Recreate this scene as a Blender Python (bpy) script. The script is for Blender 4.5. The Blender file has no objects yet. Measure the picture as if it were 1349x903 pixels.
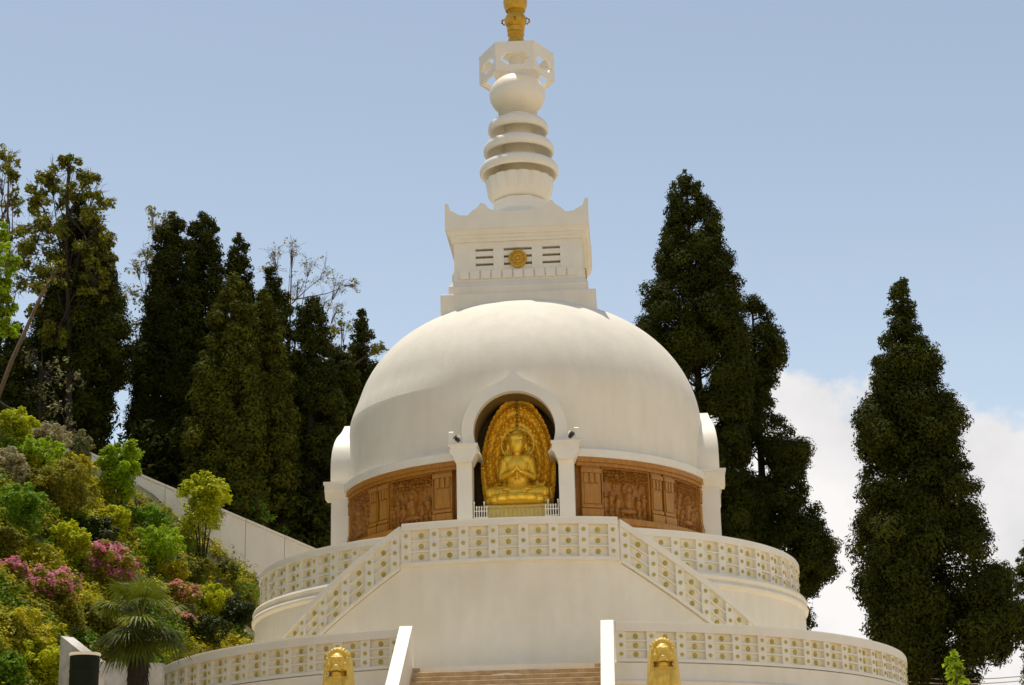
import bpy, math, random
import numpy as np
from mathutils import Vector, Matrix
PI = math.pi
R_ = math.radians
random.seed(7)
C = bpy.context.scene.collection
SC = bpy.context.scene

# ------------------------------------------------------------------ camera
W0, H0, F0 = 1349.0, 903.0, 2427.9          # pixel frame used for measuring
CAM = np.array([3.618, -67.904, 0.0])
FW = np.array([-0.0570, 0.9549, 0.2915]); FW /= np.linalg.norm(FW)
RT = np.array([0.998, 0.0660, -0.0210]); RT -= FW * (RT @ FW); RT /= np.linalg.norm(RT)
UP = np.cross(RT, FW)
cd = bpy.data.cameras.new('camera'); cam = bpy.data.objects.new('camera', cd); C.objects.link(cam)
cd.sensor_width = 36.0; cd.lens = F0 / W0 * 36.0; cd.clip_end = 5000; cd.clip_start = 0.5
m = Matrix.Identity(4)
for i in range(3):
    m[i][0] = RT[i]; m[i][1] = UP[i]; m[i][2] = -FW[i]; m[i][3] = CAM[i]
cam.matrix_world = m
SC.camera = cam

# ------------------------------------------------------------------ sky, sun, exposure
SUN_EL, SUN_AZ = 76.0, 30.0                  # azimuth: degrees from +Y towards -X (behind the building, to the left)
SKY_STRENGTH = 0.15
sd = Vector((-math.sin(R_(SUN_AZ)) * math.cos(R_(SUN_EL)), math.cos(R_(SUN_AZ)) * math.cos(R_(SUN_EL)), math.sin(R_(SUN_EL))))
sl = bpy.data.lights.new('sun', 'SUN'); sl.energy = 3.7; sl.angle = R_(0.5); sl.color = (1.0, 0.94, 0.83)
so = bpy.data.objects.new('sun', sl); C.objects.link(so); so.rotation_euler = sd.to_track_quat('Z', 'Y').to_euler()
so.location = (0, 0, 80)
w = bpy.data.worlds.new('World'); SC.world = w; w.use_nodes = True
nt = w.node_tree; nt.nodes.clear(); L = nt.links.new
def N(t, tree=None, **k):
    n = (tree or nt).nodes.new(t)
    for a, b in k.items(): setattr(n, a, b)
    return n
sky = N('ShaderNodeTexSky', sky_type='NISHITA', sun_disc=False, sun_elevation=R_(SUN_EL), sun_rotation=R_(-SUN_AZ),
        altitude=2000, air_density=1.0, dust_density=1.2, ozone_density=1.0)
tint = N('ShaderNodeMixRGB', blend_type='MULTIPLY'); tint.inputs[0].default_value = 1; tint.inputs[2].default_value = (1.83, 1.44, 1.07, 1)
L(sky.outputs[0], tint.inputs[1])
bg = N('ShaderNodeBackground'); bg.inputs[1].default_value = SKY_STRENGTH; L(tint.outputs[0], bg.inputs[0])
# cumulus bank low on the horizon, all the way round
tc = N('ShaderNodeTexCoord'); sep = N('ShaderNodeSeparateXYZ'); L(tc.outputs['Generated'], sep.inputs[0])
n1 = N('ShaderNodeTexNoise'); n1.inputs['Scale'].default_value = 5.0; n1.inputs['Detail'].default_value = 7; n1.inputs['Roughness'].default_value = 0.56
mp = N('ShaderNodeMapping'); mp.inputs['Scale'].default_value = (1, 1, 1.3); mp.inputs['Location'].default_value = (2.3, 1.1, 0.9)
L(tc.outputs['Generated'], mp.inputs[0]); L(mp.outputs[0], n1.inputs['Vector'])
mz = N('ShaderNodeMath', operation='MULTIPLY_ADD'); L(n1.outputs[0], mz.inputs[0]); mz.inputs[1].default_value = 0.34; mz.inputs[2].default_value = 0.058
df = N('ShaderNodeMath', operation='SUBTRACT'); L(mz.outputs[0], df.inputs[0]); L(sep.outputs[2], df.inputs[1])
mr = N('ShaderNodeMapRange', interpolation_type='SMOOTHSTEP'); L(df.outputs[0], mr.inputs[0])
mr.inputs[1].default_value = -0.002; mr.inputs[2].default_value = 0.014; mr.inputs[3].default_value = 0; mr.inputs[4].default_value = 0.93
n2 = N('ShaderNodeTexNoise'); n2.inputs['Scale'].default_value = 9; n2.inputs['Detail'].default_value = 5; L(tc.outputs['Generated'], n2.inputs['Vector'])
cr = N('ShaderNodeValToRGB'); L(n2.outputs[0], cr.inputs[0])
cr.color_ramp.elements[0].position = 0.32; cr.color_ramp.elements[0].color = (0.68, 0.67, 0.69, 1)
cr.color_ramp.elements[1].position = 0.62; cr.color_ramp.elements[1].color = (1.0, 0.96, 0.93, 1)
bc = N('ShaderNodeBackground'); bc.inputs[1].default_value = 1.0; L(cr.outputs[0], bc.inputs[0])
mx = N('ShaderNodeMixShader'); L(mr.outputs[0], mx.inputs[0]); L(bg.outputs[0], mx.inputs[1]); L(bc.outputs[0], mx.inputs[2])
wo = N('ShaderNodeOutputWorld'); L(mx.outputs[0], wo.inputs[0])
SC.view_settings.view_transform = 'Standard'; SC.view_settings.look = 'None'
SC.view_settings.exposure = 0.0; SC.view_settings.gamma = 1.0
SC.cycles.max_bounces = 6; SC.cycles.diffuse_bounces = 4; SC.cycles.transparent_max_bounces = 4

# ------------------------------------------------------------------ measuring helpers (pixel of the 1349 x 903 frame -> point)
def ray(x, y):
    d = FW + (x - W0 / 2) / F0 * RT - (y - H0 / 2) / F0 * UP
    return d / np.linalg.norm(d)
def at(x, y, Y):
    d = ray(x, y); return CAM + d * (Y - CAM[1]) / d[1]
GA, GB, GC = -6.7, -1.108, 0.36               # the garden slope: z = GA + GB x + GC y
def on_slope(x, y):
    d = ray(x, y); k = (GA + GB * CAM[0] + GC * CAM[1] - CAM[2]) / (d[2] - GB * d[0] - GC * d[1]); return CAM + k * d
def base_z(y): 
    t = min(max((y + 58) / 34.0, 0), 1); t = t * t * (3 - 2 * t); return -1.6 + 4.6 * t
WA, WB = at(-70, 516, 8.0), at(425, 727, 20.0)
def ground_z(x, y):
    b = base_z(y); yw = WA[1] + (WB[1] - WA[1]) / (WB[0] - WA[0]) * (x - WA[0]); zw = WA[2] + (WB[2] - WA[2]) / (WB[0] - WA[0]) * (x - WA[0])
    g = min(GA + GB * x + GC * min(y, yw), max(zw - 0.7, -5), 27.0)      # never above the boundary wall top
    return max(b, g)

# ------------------------------------------------------------------ materials
MATS = {}
def mat(name, col, rough=0.6, metal=0.0, var=0.12, scale=3.0, bump=0.0, bscale=30, col2=None, attr=False, trans=0.0, streak=False, spec=0.5, stretch=None, ramp=(0.35, 0.7)):
    m = bpy.data.materials.new(name); m.use_nodes = True; t = m.node_tree; t.nodes.clear()
    out = N('ShaderNodeOutputMaterial', t); p = N('ShaderNodeBsdfPrincipled', t)
    p.inputs['Roughness'].default_value = rough; p.inputs['Metallic'].default_value = metal
    p.inputs['Specular IOR Level'].default_value = spec
    lk = t.links.new
    tcn = N('ShaderNodeTexCoord', t); no = N('ShaderNodeTexNoise', t)
    no.inputs['Scale'].default_value = scale; no.inputs['Detail'].default_value = 6; no.inputs['Roughness'].default_value = 0.6
    geo = N('ShaderNodeNewGeometry', t)
    src = geo.outputs['Position']
    if stretch:
        mpn = N('ShaderNodeMapping', t); mpn.inputs['Scale'].default_value = stretch; lk(src, mpn.inputs[0]); lk(mpn.outputs[0], no.inputs['Vector'])
    else: lk(src, no.inputs['Vector'])
    rp = N('ShaderNodeValToRGB', t); lk(no.outputs[0], rp.inputs[0])
    c2 = col2 or tuple(c * (1 - var) for c in col)
    rp.color_ramp.elements[0].position = ramp[0]; rp.color_ramp.elements[0].color = (*c2, 1)
    rp.color_ramp.elements[1].position = ramp[1]; rp.color_ramp.elements[1].color = (*col, 1)
    cur = rp.outputs[0]
    if streak:   # rain streaks and mould: shapes of their own on the paint
        n3 = N('ShaderNodeTexNoise', t); mm = N('ShaderNodeMapping', t); mm.inputs['Scale'].default_value = (1.5, 1.5, 0.35)
        lk(src, mm.inputs[0]); lk(mm.outputs[0], n3.inputs['Vector']); n3.inputs['Scale'].default_value = 1.6; n3.inputs['Detail'].default_value = 7; n3.inputs['Roughness'].default_value = 0.62
        r3 = N('ShaderNodeValToRGB', t); lk(n3.outputs[0], r3.inputs[0])
        r3.color_ramp.elements[0].position = 0.36; r3.color_ramp.elements[0].color = (0.955, 0.94, 0.91, 1)
        r3.color_ramp.elements[1].position = 0.62; r3.color_ramp.elements[1].color = (1, 1, 1, 1)
        mu = N('ShaderNodeMixRGB', t, blend_type='MULTIPLY'); mu.inputs[0].default_value = 1; lk(cur, mu.inputs[1]); lk(r3.outputs[0], mu.inputs[2]); cur = mu.outputs[0]
    if attr:
        at_ = N('ShaderNodeAttribute', t); at_.attribute_name = 'tint'
        mu = N('ShaderNodeMixRGB', t, blend_type='MULTIPLY'); mu.inputs[0].default_value = 1; lk(cur, mu.inputs[1]); lk(at_.outputs['Color'], mu.inputs[2]); cur = mu.outputs[0]
    lk(cur, p.inputs['Base Color'])
    if bump:
        nb = N('ShaderNodeTexNoise', t); nb.inputs['Scale'].default_value = bscale; nb.inputs['Detail'].default_value = 5; lk(src, nb.inputs['Vector'])
        b = N('ShaderNodeBump', t); b.inputs['Strength'].default_value = bump; b.inputs['Distance'].default_value = 0.02
        lk(nb.outputs[0], b.inputs['Height']); lk(b.outputs[0], p.inputs['Normal'])
    if trans > 0:
        tr = N('ShaderNodeBsdfTranslucent', t); lk(cur, tr.inputs[0]); ms = N('ShaderNodeMixShader', t); ms.inputs[0].default_value = trans
        lk(p.outputs[0], ms.inputs[1]); lk(tr.outputs[0], ms.inputs[2]); lk(ms.outputs[0], out.inputs[0])
    else: lk(p.outputs[0], out.inputs[0])
    MATS[name] = m; return m
white = mat('white_paint', (0.87, 0.80, 0.66), 0.8, scale=0.7, var=0.07, streak=True, bump=0.25, bscale=14)
white2 = mat('white_paint_clean', (0.87, 0.81, 0.68), 0.5, scale=1.2, var=0.08, bump=0.2, bscale=20)
recess = mat('recess_paint', (0.85, 0.79, 0.64), 0.6, scale=2.5, col2=(0.76, 0.68, 0.44), ramp=(0.3, 0.6))
dotm = mat('gilt_dot', (0.60, 0.48, 0.09), 0.5, scale=4, var=0.35)
gold = mat('gold_leaf', (1.0, 0.62, 0.045), 0.34, 0.45, scale=5, var=0.25, bump=0.3, bscale=25)
goldd = mat('gold_paint_dull', (0.70, 0.40, 0.03), 0.42, 0.35, scale=5, var=0.3, bump=0.3, bscale=18)
goldl = mat('lion_gold', (0.84, 0.56, 0.09), 0.45, 0.12, scale=6, var=0.25, bump=0.4, bscale=22)
relief = mat('carved_wood_brown', (0.42, 0.18, 0.018), 0.5, scale=4, col2=(0.29, 0.11, 0.010), bump=0.5, bscale=16)
pilm = mat('pilaster_ochre', (0.48, 0.22, 0.021), 0.45, scale=4, col2=(0.34, 0.14, 0.013), bump=0.3, bscale=16, stretch=(3, 3, .6))
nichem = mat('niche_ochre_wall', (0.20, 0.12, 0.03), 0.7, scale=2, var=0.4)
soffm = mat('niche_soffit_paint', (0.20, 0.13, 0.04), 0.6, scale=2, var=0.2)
slotm = mat('louvre_back_brown', (0.30, 0.23, 0.10), 0.7, var=0.3)  # dark brown backing seen in the gaps between the louvre slats
stone = mat('brown_stone_steps', (0.60, 0.43, 0.23), 0.75, scale=3.5, col2=(0.40, 0.27, 0.13), bump=0.6, bscale=12)
pavem = mat('terrace_paving', (0.45, 0.40, 0.32), 0.8, scale=1.5, var=0.3)
conc = mat('concrete_wall', (0.86, 0.80, 0.68), 0.75, scale=0.5, var=0.08, streak=True, bump=0.4, bscale=10)
conc2 = mat('stained_wall', (0.78, 0.73, 0.64), 0.75, scale=1.3, col2=(0.40, 0.36, 0.28), streak=True, bump=0.5, bscale=10)
groundm = mat('ground_earth_grass', (0.56, 0.44, 0.27), 0.95, scale=0.15, col2=(0.44, 0.34, 0.20), bump=0.5, bscale=3)
darkm = mat('dark_green_metal', (0.012, 0.016, 0.005), 0.7, var=0.4, scale=5, spec=0.15)
black = mat('black_plastic', (0.012, 0.012, 0.012), 0.4)
barkd = mat('dark_bark', (0.055, 0.036, 0.02), 0.9, scale=5, var=0.5, bump=0.8, bscale=9, stretch=(2, 2, .3))
barkl = mat('pale_brown_bark', (0.19, 0.11, 0.05), 0.85, scale=4, var=0.5, bump=0.6, bscale=9, stretch=(2, 2, .3))
palmbark = mat('palm_fibre', (0.030, 0.020, 0.012), 0.95, scale=6, var=0.5, bump=1, bscale=16)
railm = mat('dark_iron', (0.03, 0.028, 0.025), 0.5)
def leafmat(name, col, tr=0.25, rough=0.55): return mat(name, col, rough, scale=0.8, var=0.35, attr=True, trans=tr, spec=0.08 if rough > .7 else 0.2)
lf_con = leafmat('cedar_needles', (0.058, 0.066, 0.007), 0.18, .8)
lf_con2 = leafmat('cedar_needles_fresh', (0.105, 0.112, 0.01), 0.18, .8)
lf_olive = leafmat('olive_leaves', (0.26, 0.26, 0.018), 0.45)
lf_bright = leafmat('bright_green_leaves', (0.42, 0.58, 0.014), 0.5)
lf_lime = leafmat('lime_leaves', (0.66, 0.68, 0.02), 0.5)
lf_green = leafmat('mid_green_leaves', (0.24, 0.4, 0.018), 0.5)
lf_dark = leafmat('dark_green_leaves', (0.07, 0.095, 0.012), 0.3)
lf_yel = leafmat('yellow_leaves', (0.66, 0.58, 0.022), 0.5)
lf_rust = leafmat('rusty_leaves', (0.42, 0.38, 0.03), 0.5)
lf_grey = leafmat('grey_green_leaves', (0.34, 0.33, 0.12), 0.4)
lf_cream = leafmat('cream_variegated_leaves', (0.62, 0.54, 0.28), 0.45)
lf_pink = leafmat('pink_petals', (0.9, 0.3, 0.42), 0.5)
lf_coral = leafmat('coral_petals', (0.88, 0.36, 0.28), 0.5)
lf_palm = leafmat('palm_leaves', (0.17, 0.21, 0.014), 0.3)
lf_ground = leafmat('ground_olive_leaves', (0.4, 0.39, 0.018), 0.5)
lf_dark2 = leafmat('ground_green_leaves', (0.2, 0.33, 0.012), 0.5)

# ------------------------------------------------------------------ mesh helpers
class MB:
    def __init__(s): s.v = []; s.f = []; s.m = []
    def add(s, V, Fs, mi=0):
        o = len(s.v); s.v += [tuple(map(float, p)) for p in V]; s.f += [tuple(i + o for i in f) for f in Fs]; s.m += [mi] * len(Fs)
    def hexa(s, P, mi=0):     # 8 points: bottom ring 0-3, top ring 4-7 (ccw seen from above)
        s.add(P, [(3, 2, 1, 0), (4, 5, 6, 7), (0, 1, 5, 4), (1, 2, 6, 5), (2, 3, 7, 6), (3, 0, 4, 7)], mi)
    def box(s, x0, x1, y0, y1, z0, z1, mi=0):
        s.hexa([(x0, y0, z0), (x1, y0, z0), (x1, y1, z0), (x0, y1, z0), (x0, y0, z1), (x1, y0, z1), (x1, y1, z1), (x0, y1, z1)], mi)
    def bbox(s, x0, x1, y0, y1, z0, z1, b=0.02, mi=0):   # box with chamfered rims
        ring = lambda d, z: [(x0 + d, y0 + d, z), (x1 - d, y0 + d, z), (x1 - d, y1 - d, z), (x0 + d, y1 - d, z)]
        R = ring(b, z0) + ring(0, z0 + b) + ring(0, z1 - b) + ring(b, z1)
        F = [(3, 2, 1, 0), (12, 13, 14, 15)]
        for k in range(3):
            for i in range(4): F.append((k * 4 + i, k * 4 + (i + 1) % 4, k * 4 + 4 + (i + 1) % 4, k * 4 + 4 + i))
        s.add(R, F, mi)
    def arcbox(s, R0, R1, a0, a1, zl, zh, n=6, mi=0):   # curved block on the round walls; a = degrees from the front (-Y) towards +X
        fl = zl if callable(zl) else (lambda a: zl); fh = zh if callable(zh) else (lambda a: zh)
        V = []; F = []
        for i in range(n + 1):
            a = a0 + (a1 - a0) * i / n; sn, cs = math.sin(R_(a)), -math.cos(R_(a))
            V += [(R1 * sn, R1 * cs, fl(a)), (R1 * sn, R1 * cs, fh(a)), (R0 * sn, R0 * cs, fh(a)), (R0 * sn, R0 * cs, fl(a))]
        for i in range(n):
            o = i * 4
            for k in range(4): F.append((o + k, o + 4 + k, o + 4 + (k + 1) % 4, o + (k + 1) % 4))
        F.append((0, 1, 2, 3)); F.append((n * 4 + 3, n * 4 + 2, n * 4 + 1, n * 4))
        s.add(V, F, mi)
    def lathe(s, prof, seg=64, mi=0, c=(0, 0), a0=0, a1=360, rot=0, keep=None, caps=True, flute=None):
        full = abs(a1 - a0) >= 360; nn = seg if full else seg + 1
        V = []
        for (r, z) in prof:
            for i in range(nn):
                a = R_(a0 + (a1 - a0) * i / seg + rot); rr = r * (flute(math.degrees(a), z) if flute else 1)
                V.append((c[0] + rr * math.sin(a), c[1] - rr * math.cos(a), z))
        F = []
        for j in range(len(prof) - 1):
            for i in range(seg):
                k = (i + 1) % nn
                q = (j * nn + i, j * nn + k, (j + 1) * nn + k, (j + 1) * nn + i)
                if keep:
                    ctr = [sum(V[t][d] for t in q) / 4 for d in range(3)]
                    if not keep(ctr): continue
                F.append(q)
        if caps and full and not keep:
            if prof[0][0] > 1e-4: F.append(tuple(reversed(range(nn))))
            if prof[-1][0] > 1e-4: F.append(tuple(range((len(prof) - 1) * nn, len(prof) * nn)))
        s.add(V, F, mi)
    def tube(s, pts, rad, n=8, mi=0):
        P = [Vector(p) for p in pts]; rs = rad if hasattr(rad, '__len__') else [rad] * len(P); V = []; F = []
        for i, p in enumerate(P):
            d = (P[min(i + 1, len(P) - 1)] - P[max(i - 1, 0)]).normalized()
            a = d.orthogonal().normalized() if abs(d.z) < 0.95 else Vector((1, 0, 0)); a = (a - d * a.dot(d)).normalized(); b = d.cross(a)
            for k in range(n):
                t = 2 * PI * k / n; V.append(p + (a * math.cos(t) + b * math.sin(t)) * rs[i])
        for i in range(len(P) - 1):
            for k in range(n): F.append((i * n + k, i * n + (k + 1) % n, (i + 1) * n + (k + 1) % n, (i + 1) * n + k))
        F.append(tuple(reversed(range(n)))); F.append(tuple(range((len(P) - 1) * n, len(P) * n)))
        s.add(V, F, mi)
    def ell(s, c, r, rot=None, n=14, mi=0):
        V = []; F = []; h = n // 2 + 2
        M = rot or Matrix.Identity(3)
        for j in range(h + 1):
            ph = PI * j / h
            for i in range(n):
                t = 2 * PI * i / n; p = M @ Vector((r[0] * math.sin(ph) * math.cos(t), r[1] * math.sin(ph) * math.sin(t), r[2] * math.cos(ph)))
                V.append((c[0] + p.x, c[1] + p.y, c[2] + p.z))
        for j in range(h):
            for i in range(n): F.append((j * n + i, (j + 1) * n + i, (j + 1) * n + (i + 1) % n, j * n + (i + 1) % n))
        s.add(V, F, mi)
    def extr(s, poly, y0, y1, mi=0, f=None):      # polygon in XZ extruded along Y
        n = len(poly); g = f or (lambda x, y, z: (x, y, z))
        V = [g(x, y0, z) for x, z in poly] + [g(x, y1, z) for x, z in poly]
        F = [tuple(range(n)), tuple(reversed(range(n, 2 * n)))] + [((i + 1) % n, i, n + i, n + (i + 1) % n) for i in range(n)]
        s.add(V, F, mi)
    def band(s, outer, inner, y0, y1, mi=0, closed=False, f=None):   # strip between two XZ polylines, extruded along Y
        n = len(outer); g = f or (lambda x, y, z: (x, y, z)); V = []
        for P, y in ((outer, y0), (inner, y0), (outer, y1), (inner, y1)): V += [g(x, y, z) for x, z in P]
        F = []; K = n if closed else n - 1
        for i in range(K):
            j = (i + 1) % n
            F += [(i, j, n + j, n + i), (2 * n + j, 2 * n + i, 3 * n + i, 3 * n + j), (j, i, 2 * n + i, 2 * n + j), (n + i, n + j, 3 * n + j, 3 * n + i)]
        if not closed: F += [(0, n, 3 * n, 2 * n), (n - 1, 3 * n - 1, 4 * n - 1, 2 * n - 1)]
        s.add(V, F, mi)
    def build(s, name, mats, parent=None, smooth=None, fix=True):
        me = bpy.data.meshes.new(name); me.from_pydata(s.v, [], s.f)
        for mm in (mats if isinstance(mats, (list, tuple)) else [mats]): me.materials.append(mm)
        me.polygons.foreach_set('material_index', s.m)
        if fix:
            import bmesh
            bm = bmesh.new(); bm.from_mesh(me); bmesh.ops.recalc_face_normals(bm, faces=bm.faces); bm.to_mesh(me); bm.free()
        if smooth is not None:
            me.polygons.foreach_set('use_smooth', [True] * len(me.polygons)); me.set_sharp_from_angle(angle=R_(smooth))
        me.update()
        o = bpy.data.objects.new(name, me); C.objects.link(o)
        if parent: o.parent = parent; o.matrix_parent_inverse = parent.matrix_world.inverted()
        return o
def tag(o, label=None, cat=None, group=None, kind=None):
    if label: o['label'] = label
    if cat: o['category'] = cat
    if group: o['group'] = group
    if kind: o['kind'] = kind
    return o
def thing(name, label, cat, loc=(0, 0, 0), group=None):
    o = bpy.data.objects.new(name, None); o.empty_display_size = 0.3; C.objects.link(o); o.location = loc
    o.matrix_world = Matrix.Translation(Vector(loc))
    return tag(o, label, cat, group)
def pol(R, a, z): return (R * math.sin(R_(a)), -R * math.cos(R_(a)), z)
def remesh(o, vox, sm=4):
    r = o.modifiers.new('remesh', 'REMESH'); r.mode = 'VOXEL'; r.voxel_size = vox; r.use_smooth_shade = True
    if sm:
        k = o.modifiers.new('smooth', 'SMOOTH'); k.factor = 0.5; k.iterations = sm
def dup(o, parent=None, loc=None, rotz=None):
    c = o.copy(); C.objects.link(c)
    if parent: c.parent = parent; c.matrix_parent_inverse = Matrix.Identity(4) if parent is None else o.matrix_parent_inverse.copy()
    for ch in list(o.children): dup(ch, c)
    return c

# ------------------------------------------------------------------ the ground
def sheet(name, xs, ys, zf, m):
    X, Y = np.meshgrid(xs, ys); Z = np.vectorize(zf)(X, Y)
    V = np.stack([X, Y, Z], -1).reshape(-1, 3); nx = len(xs); F = []
    for j in range(len(ys) - 1):
        for i in range(nx - 1): F.append((j * nx + i, j * nx + i + 1, (j + 1) * nx + i + 1, (j + 1) * nx + i))
    b = MB(); b.v = [tuple(v) for v in V]; b.f = F; b.m = [0] * len(F)
    return b.build(name, m, smooth=60, fix=False)
xs = np.unique(np.concatenate([np.linspace(-1800, -60, 16), np.linspace(-60, 60, 81), np.linspace(60, 1800, 16)]))
ys = np.unique(np.concatenate([np.linspace(-900, -90, 8), np.linspace(-90, 60, 101), np.linspace(60, 2000, 16)]))
def hillz(x, y):
    inside = math.hypot(x, y) < 13.2
    return 2.9 if inside and x > -13 else ground_z(x, y) + 0.12 * math.sin(x * 1.7 + y) * (abs(x) < 60)
def planted(x, y):      # 1 inside the planted hillside, 0 outside
    return min(1, max(0, (-13.4 - x) / .6)) * min(1, max(0, (x + 58) / 6)) * min(1, max(0, (y + 29) / 4)) * min(1, max(0, (58 - y) / 6))
g = sheet('ground', xs, ys, lambda x, y: hillz(x, y) - .7 * planted(x, y), groundm); tag(g, kind='structure')

soilm = mat('garden_soil_and_grass', (0.10, 0.11, 0.028), 0.95, scale=1.3, col2=(0.050, 0.040, 0.016), bump=0.8, bscale=6)
def slopez(x, y): return hillz(x, y) - .35 * (1 - planted(x, y)) + .02
gs = sheet('garden_slope', np.linspace(-60, -13.0, 95), np.linspace(-30, 60, 150), slopez, soilm); tag(gs, kind='structure')
# ------------------------------------------------------------------ the stupa
ST = thing('stupa', 'huge white domed stupa with gold-tipped ringed spire and carved brown frieze', 'stupa', (0, 0, 3))
# niche outline helpers (u = sideways, z)
def arch_r(cz, rad, zb, n=28, ogee=None):
    """points from lower left, over the top, to lower right"""
    ab = math.asin(max(-1, min(1, (zb - cz) / rad))); P = []
    for i in range(n + 1):
        a = PI - ab - (PI - 2 * ab) * i / n; x, z = rad * math.cos(a), cz + rad * math.sin(a)
        if ogee: z += ogee * math.exp(-abs(x) / 0.24) * (1 if z > cz else 0)
        P.append((x, z))
    return P
INN = arch_r(15.44, 1.40, 14.62, 36); OUT = arch_r(15.42, 1.80, 14.86, 36, ogee=0.42)
def in_open(u, z): return abs(u) < 1.60 and (z < 15.5 or math.hypot(u, z - 15.45) < 1.62)
def keep_n(c):
    x, y, z = c
    for (u, v) in ((x, -y), (y, x), (-y, -x)):     # front, right, left niches
        if v > 0 and in_open(u, z): return False
    return True
def dome_r(z, az):
    if z <= 16.92: r0 = 6.66
    else: r0 = 6.66 * max(0.0, 1 - ((z - 16.92) / 5.02) ** 1.99) ** (1 / (2.18 + .10 * max(0, math.sin(R_(az)))))
    w = min(max((-math.sin(R_(az)) - .30) / .25, 0), 1) * (1 if math.cos(R_(az)) > -.5 else 0)      # the left shoulder was trowelled flatter, with an edge
    if z > 17.36: r0 -= w * .115 * (min((z - 17.36) / .75, 1) if z < 18.4 else max(0, 1 - (z - 18.4) / 2.0))
    return r0
dz_ = [14.84, 14.92, 15.0] + list(np.arange(15.15, 17.3, 0.15)) + [17.32, 17.36, 17.40, 17.5, 17.62, 17.75] + [16.92 + 5.02 * math.sin(t) for t in np.linspace(math.asin(.19), PI / 2, 40)]
b = MB(); V = []; F = []; SG = 240
for j, z in enumerate(dz_):
    for i in range(SG):
        az = 360 * i / SG; rr = (6.80, 6.70, 6.66)[j] if j < 3 else dome_r(z, az); V.append(pol(rr, az, z))
for j in range(len(dz_) - 1):
    for i in range(SG):
        k = (i + 1) % SG; q = (j * SG + i, j * SG + k, (j + 1) * SG + k, (j + 1) * SG + i); c_ = [sum(V[t][d] for t in q) / 4 for d in range(3)]
        if keep_n(c_): F.append(q)
b.add(V, F); b.build('dome', white, ST, smooth=9)
b = MB()
for a0, a1 in ((17.6, 72.8), (-72.8, -17.6), (107, 253)):
    b.arcbox(6.55, 6.94, a0, a1, 14.58, 14.85, 40)
b.build('dome_ledge', white2, ST, smooth=30)
b = MB(); b.lathe([(6.50, 10.2), (6.50, 14.84)], 240, keep=keep_n); b.build('drum_wall', relief, ST, smooth=30)

# arched niches on three sides: arch, capital, column, soffit, back wall
rng = np.random.default_rng(5)
def rotz(p, a):
    c, s = math.cos(R_(a)), math.sin(R_(a)); return (c * p[0] - s * p[1], s * p[0] + c * p[1], p[2])
def niche(ang):
    yf = lambda z: -7.16 if z < 15.8 else -7.16 + 0.07 * (z - 15.8) ** 2
    g = lambda x, y, z: rotz((x, yf(z) if y < -7 else y, z), ang)
    g2 = lambda x, y, z: rotz((x, y, z), ang)
    b = MB(); b.band(OUT, INN, -7.1, -5.6, f=g)
    na = b.build('niche_arch', white2, ST, smooth=50)
    i2 = [(x * 0.94, 15.44 + (z - 15.44) * 0.94) for x, z in OUT]; i1 = [(x * 1.10, 15.44 + (z - 15.44) * 1.06) for x, z in INN]
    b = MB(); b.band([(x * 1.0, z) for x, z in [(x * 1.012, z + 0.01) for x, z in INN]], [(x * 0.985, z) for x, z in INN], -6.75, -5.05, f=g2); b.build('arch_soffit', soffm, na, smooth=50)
    b = MB()
    for s in (-1, 1):
        b2 = MB()
        prof = [(1.30, 14.88), (2.18, 14.88), (2.20, 14.66), (2.12, 14.58), (2.06, 14.45), (2.02, 14.36), (1.44, 14.36), (1.40, 14.45), (1.34, 14.58), (1.27, 14.66)]
        b2.extr([(s * x, z) for x, z in prof], -7.32, -6.35, f=g2); b2.extr([(s * x, z) for x, z in [(1.24, 14.88), (2.24, 14.88), (2.24, 14.98), (1.24, 14.98)]], -7.36, -6.3, f=g2)
        b2.build('capital', white2, na)
        b3 = MB(); x0, x1 = sorted((s * 1.47, s * 1.99))
        b3.extr([(x0, 10.3), (x1, 10.3), (x1, 14.36), (x0, 14.36)], -7.10, -6.3, f=g2)
        b3.extr([(x0 - .06, 10.3), (x1 + .06, 10.3), (x1 + .06, 10.7), (x0 - .06, 10.7)], -7.17, -6.2, f=g2)
        b3.build('column', white2, na)
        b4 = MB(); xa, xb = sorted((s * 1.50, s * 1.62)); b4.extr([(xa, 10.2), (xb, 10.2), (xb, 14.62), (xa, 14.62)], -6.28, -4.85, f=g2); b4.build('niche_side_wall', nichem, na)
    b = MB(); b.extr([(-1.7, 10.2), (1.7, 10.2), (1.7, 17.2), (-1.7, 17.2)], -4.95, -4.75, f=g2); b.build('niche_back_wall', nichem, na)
    b = MB(); b.extr([(-1.6, 12.15), (1.6, 12.15), (1.6, 12.35), (-1.6, 12.35)], -6.9, -4.96, f=g2); b.build('niche_floor', white2, na)
    return na
niche(0); niche(90); niche(-90)

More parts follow.
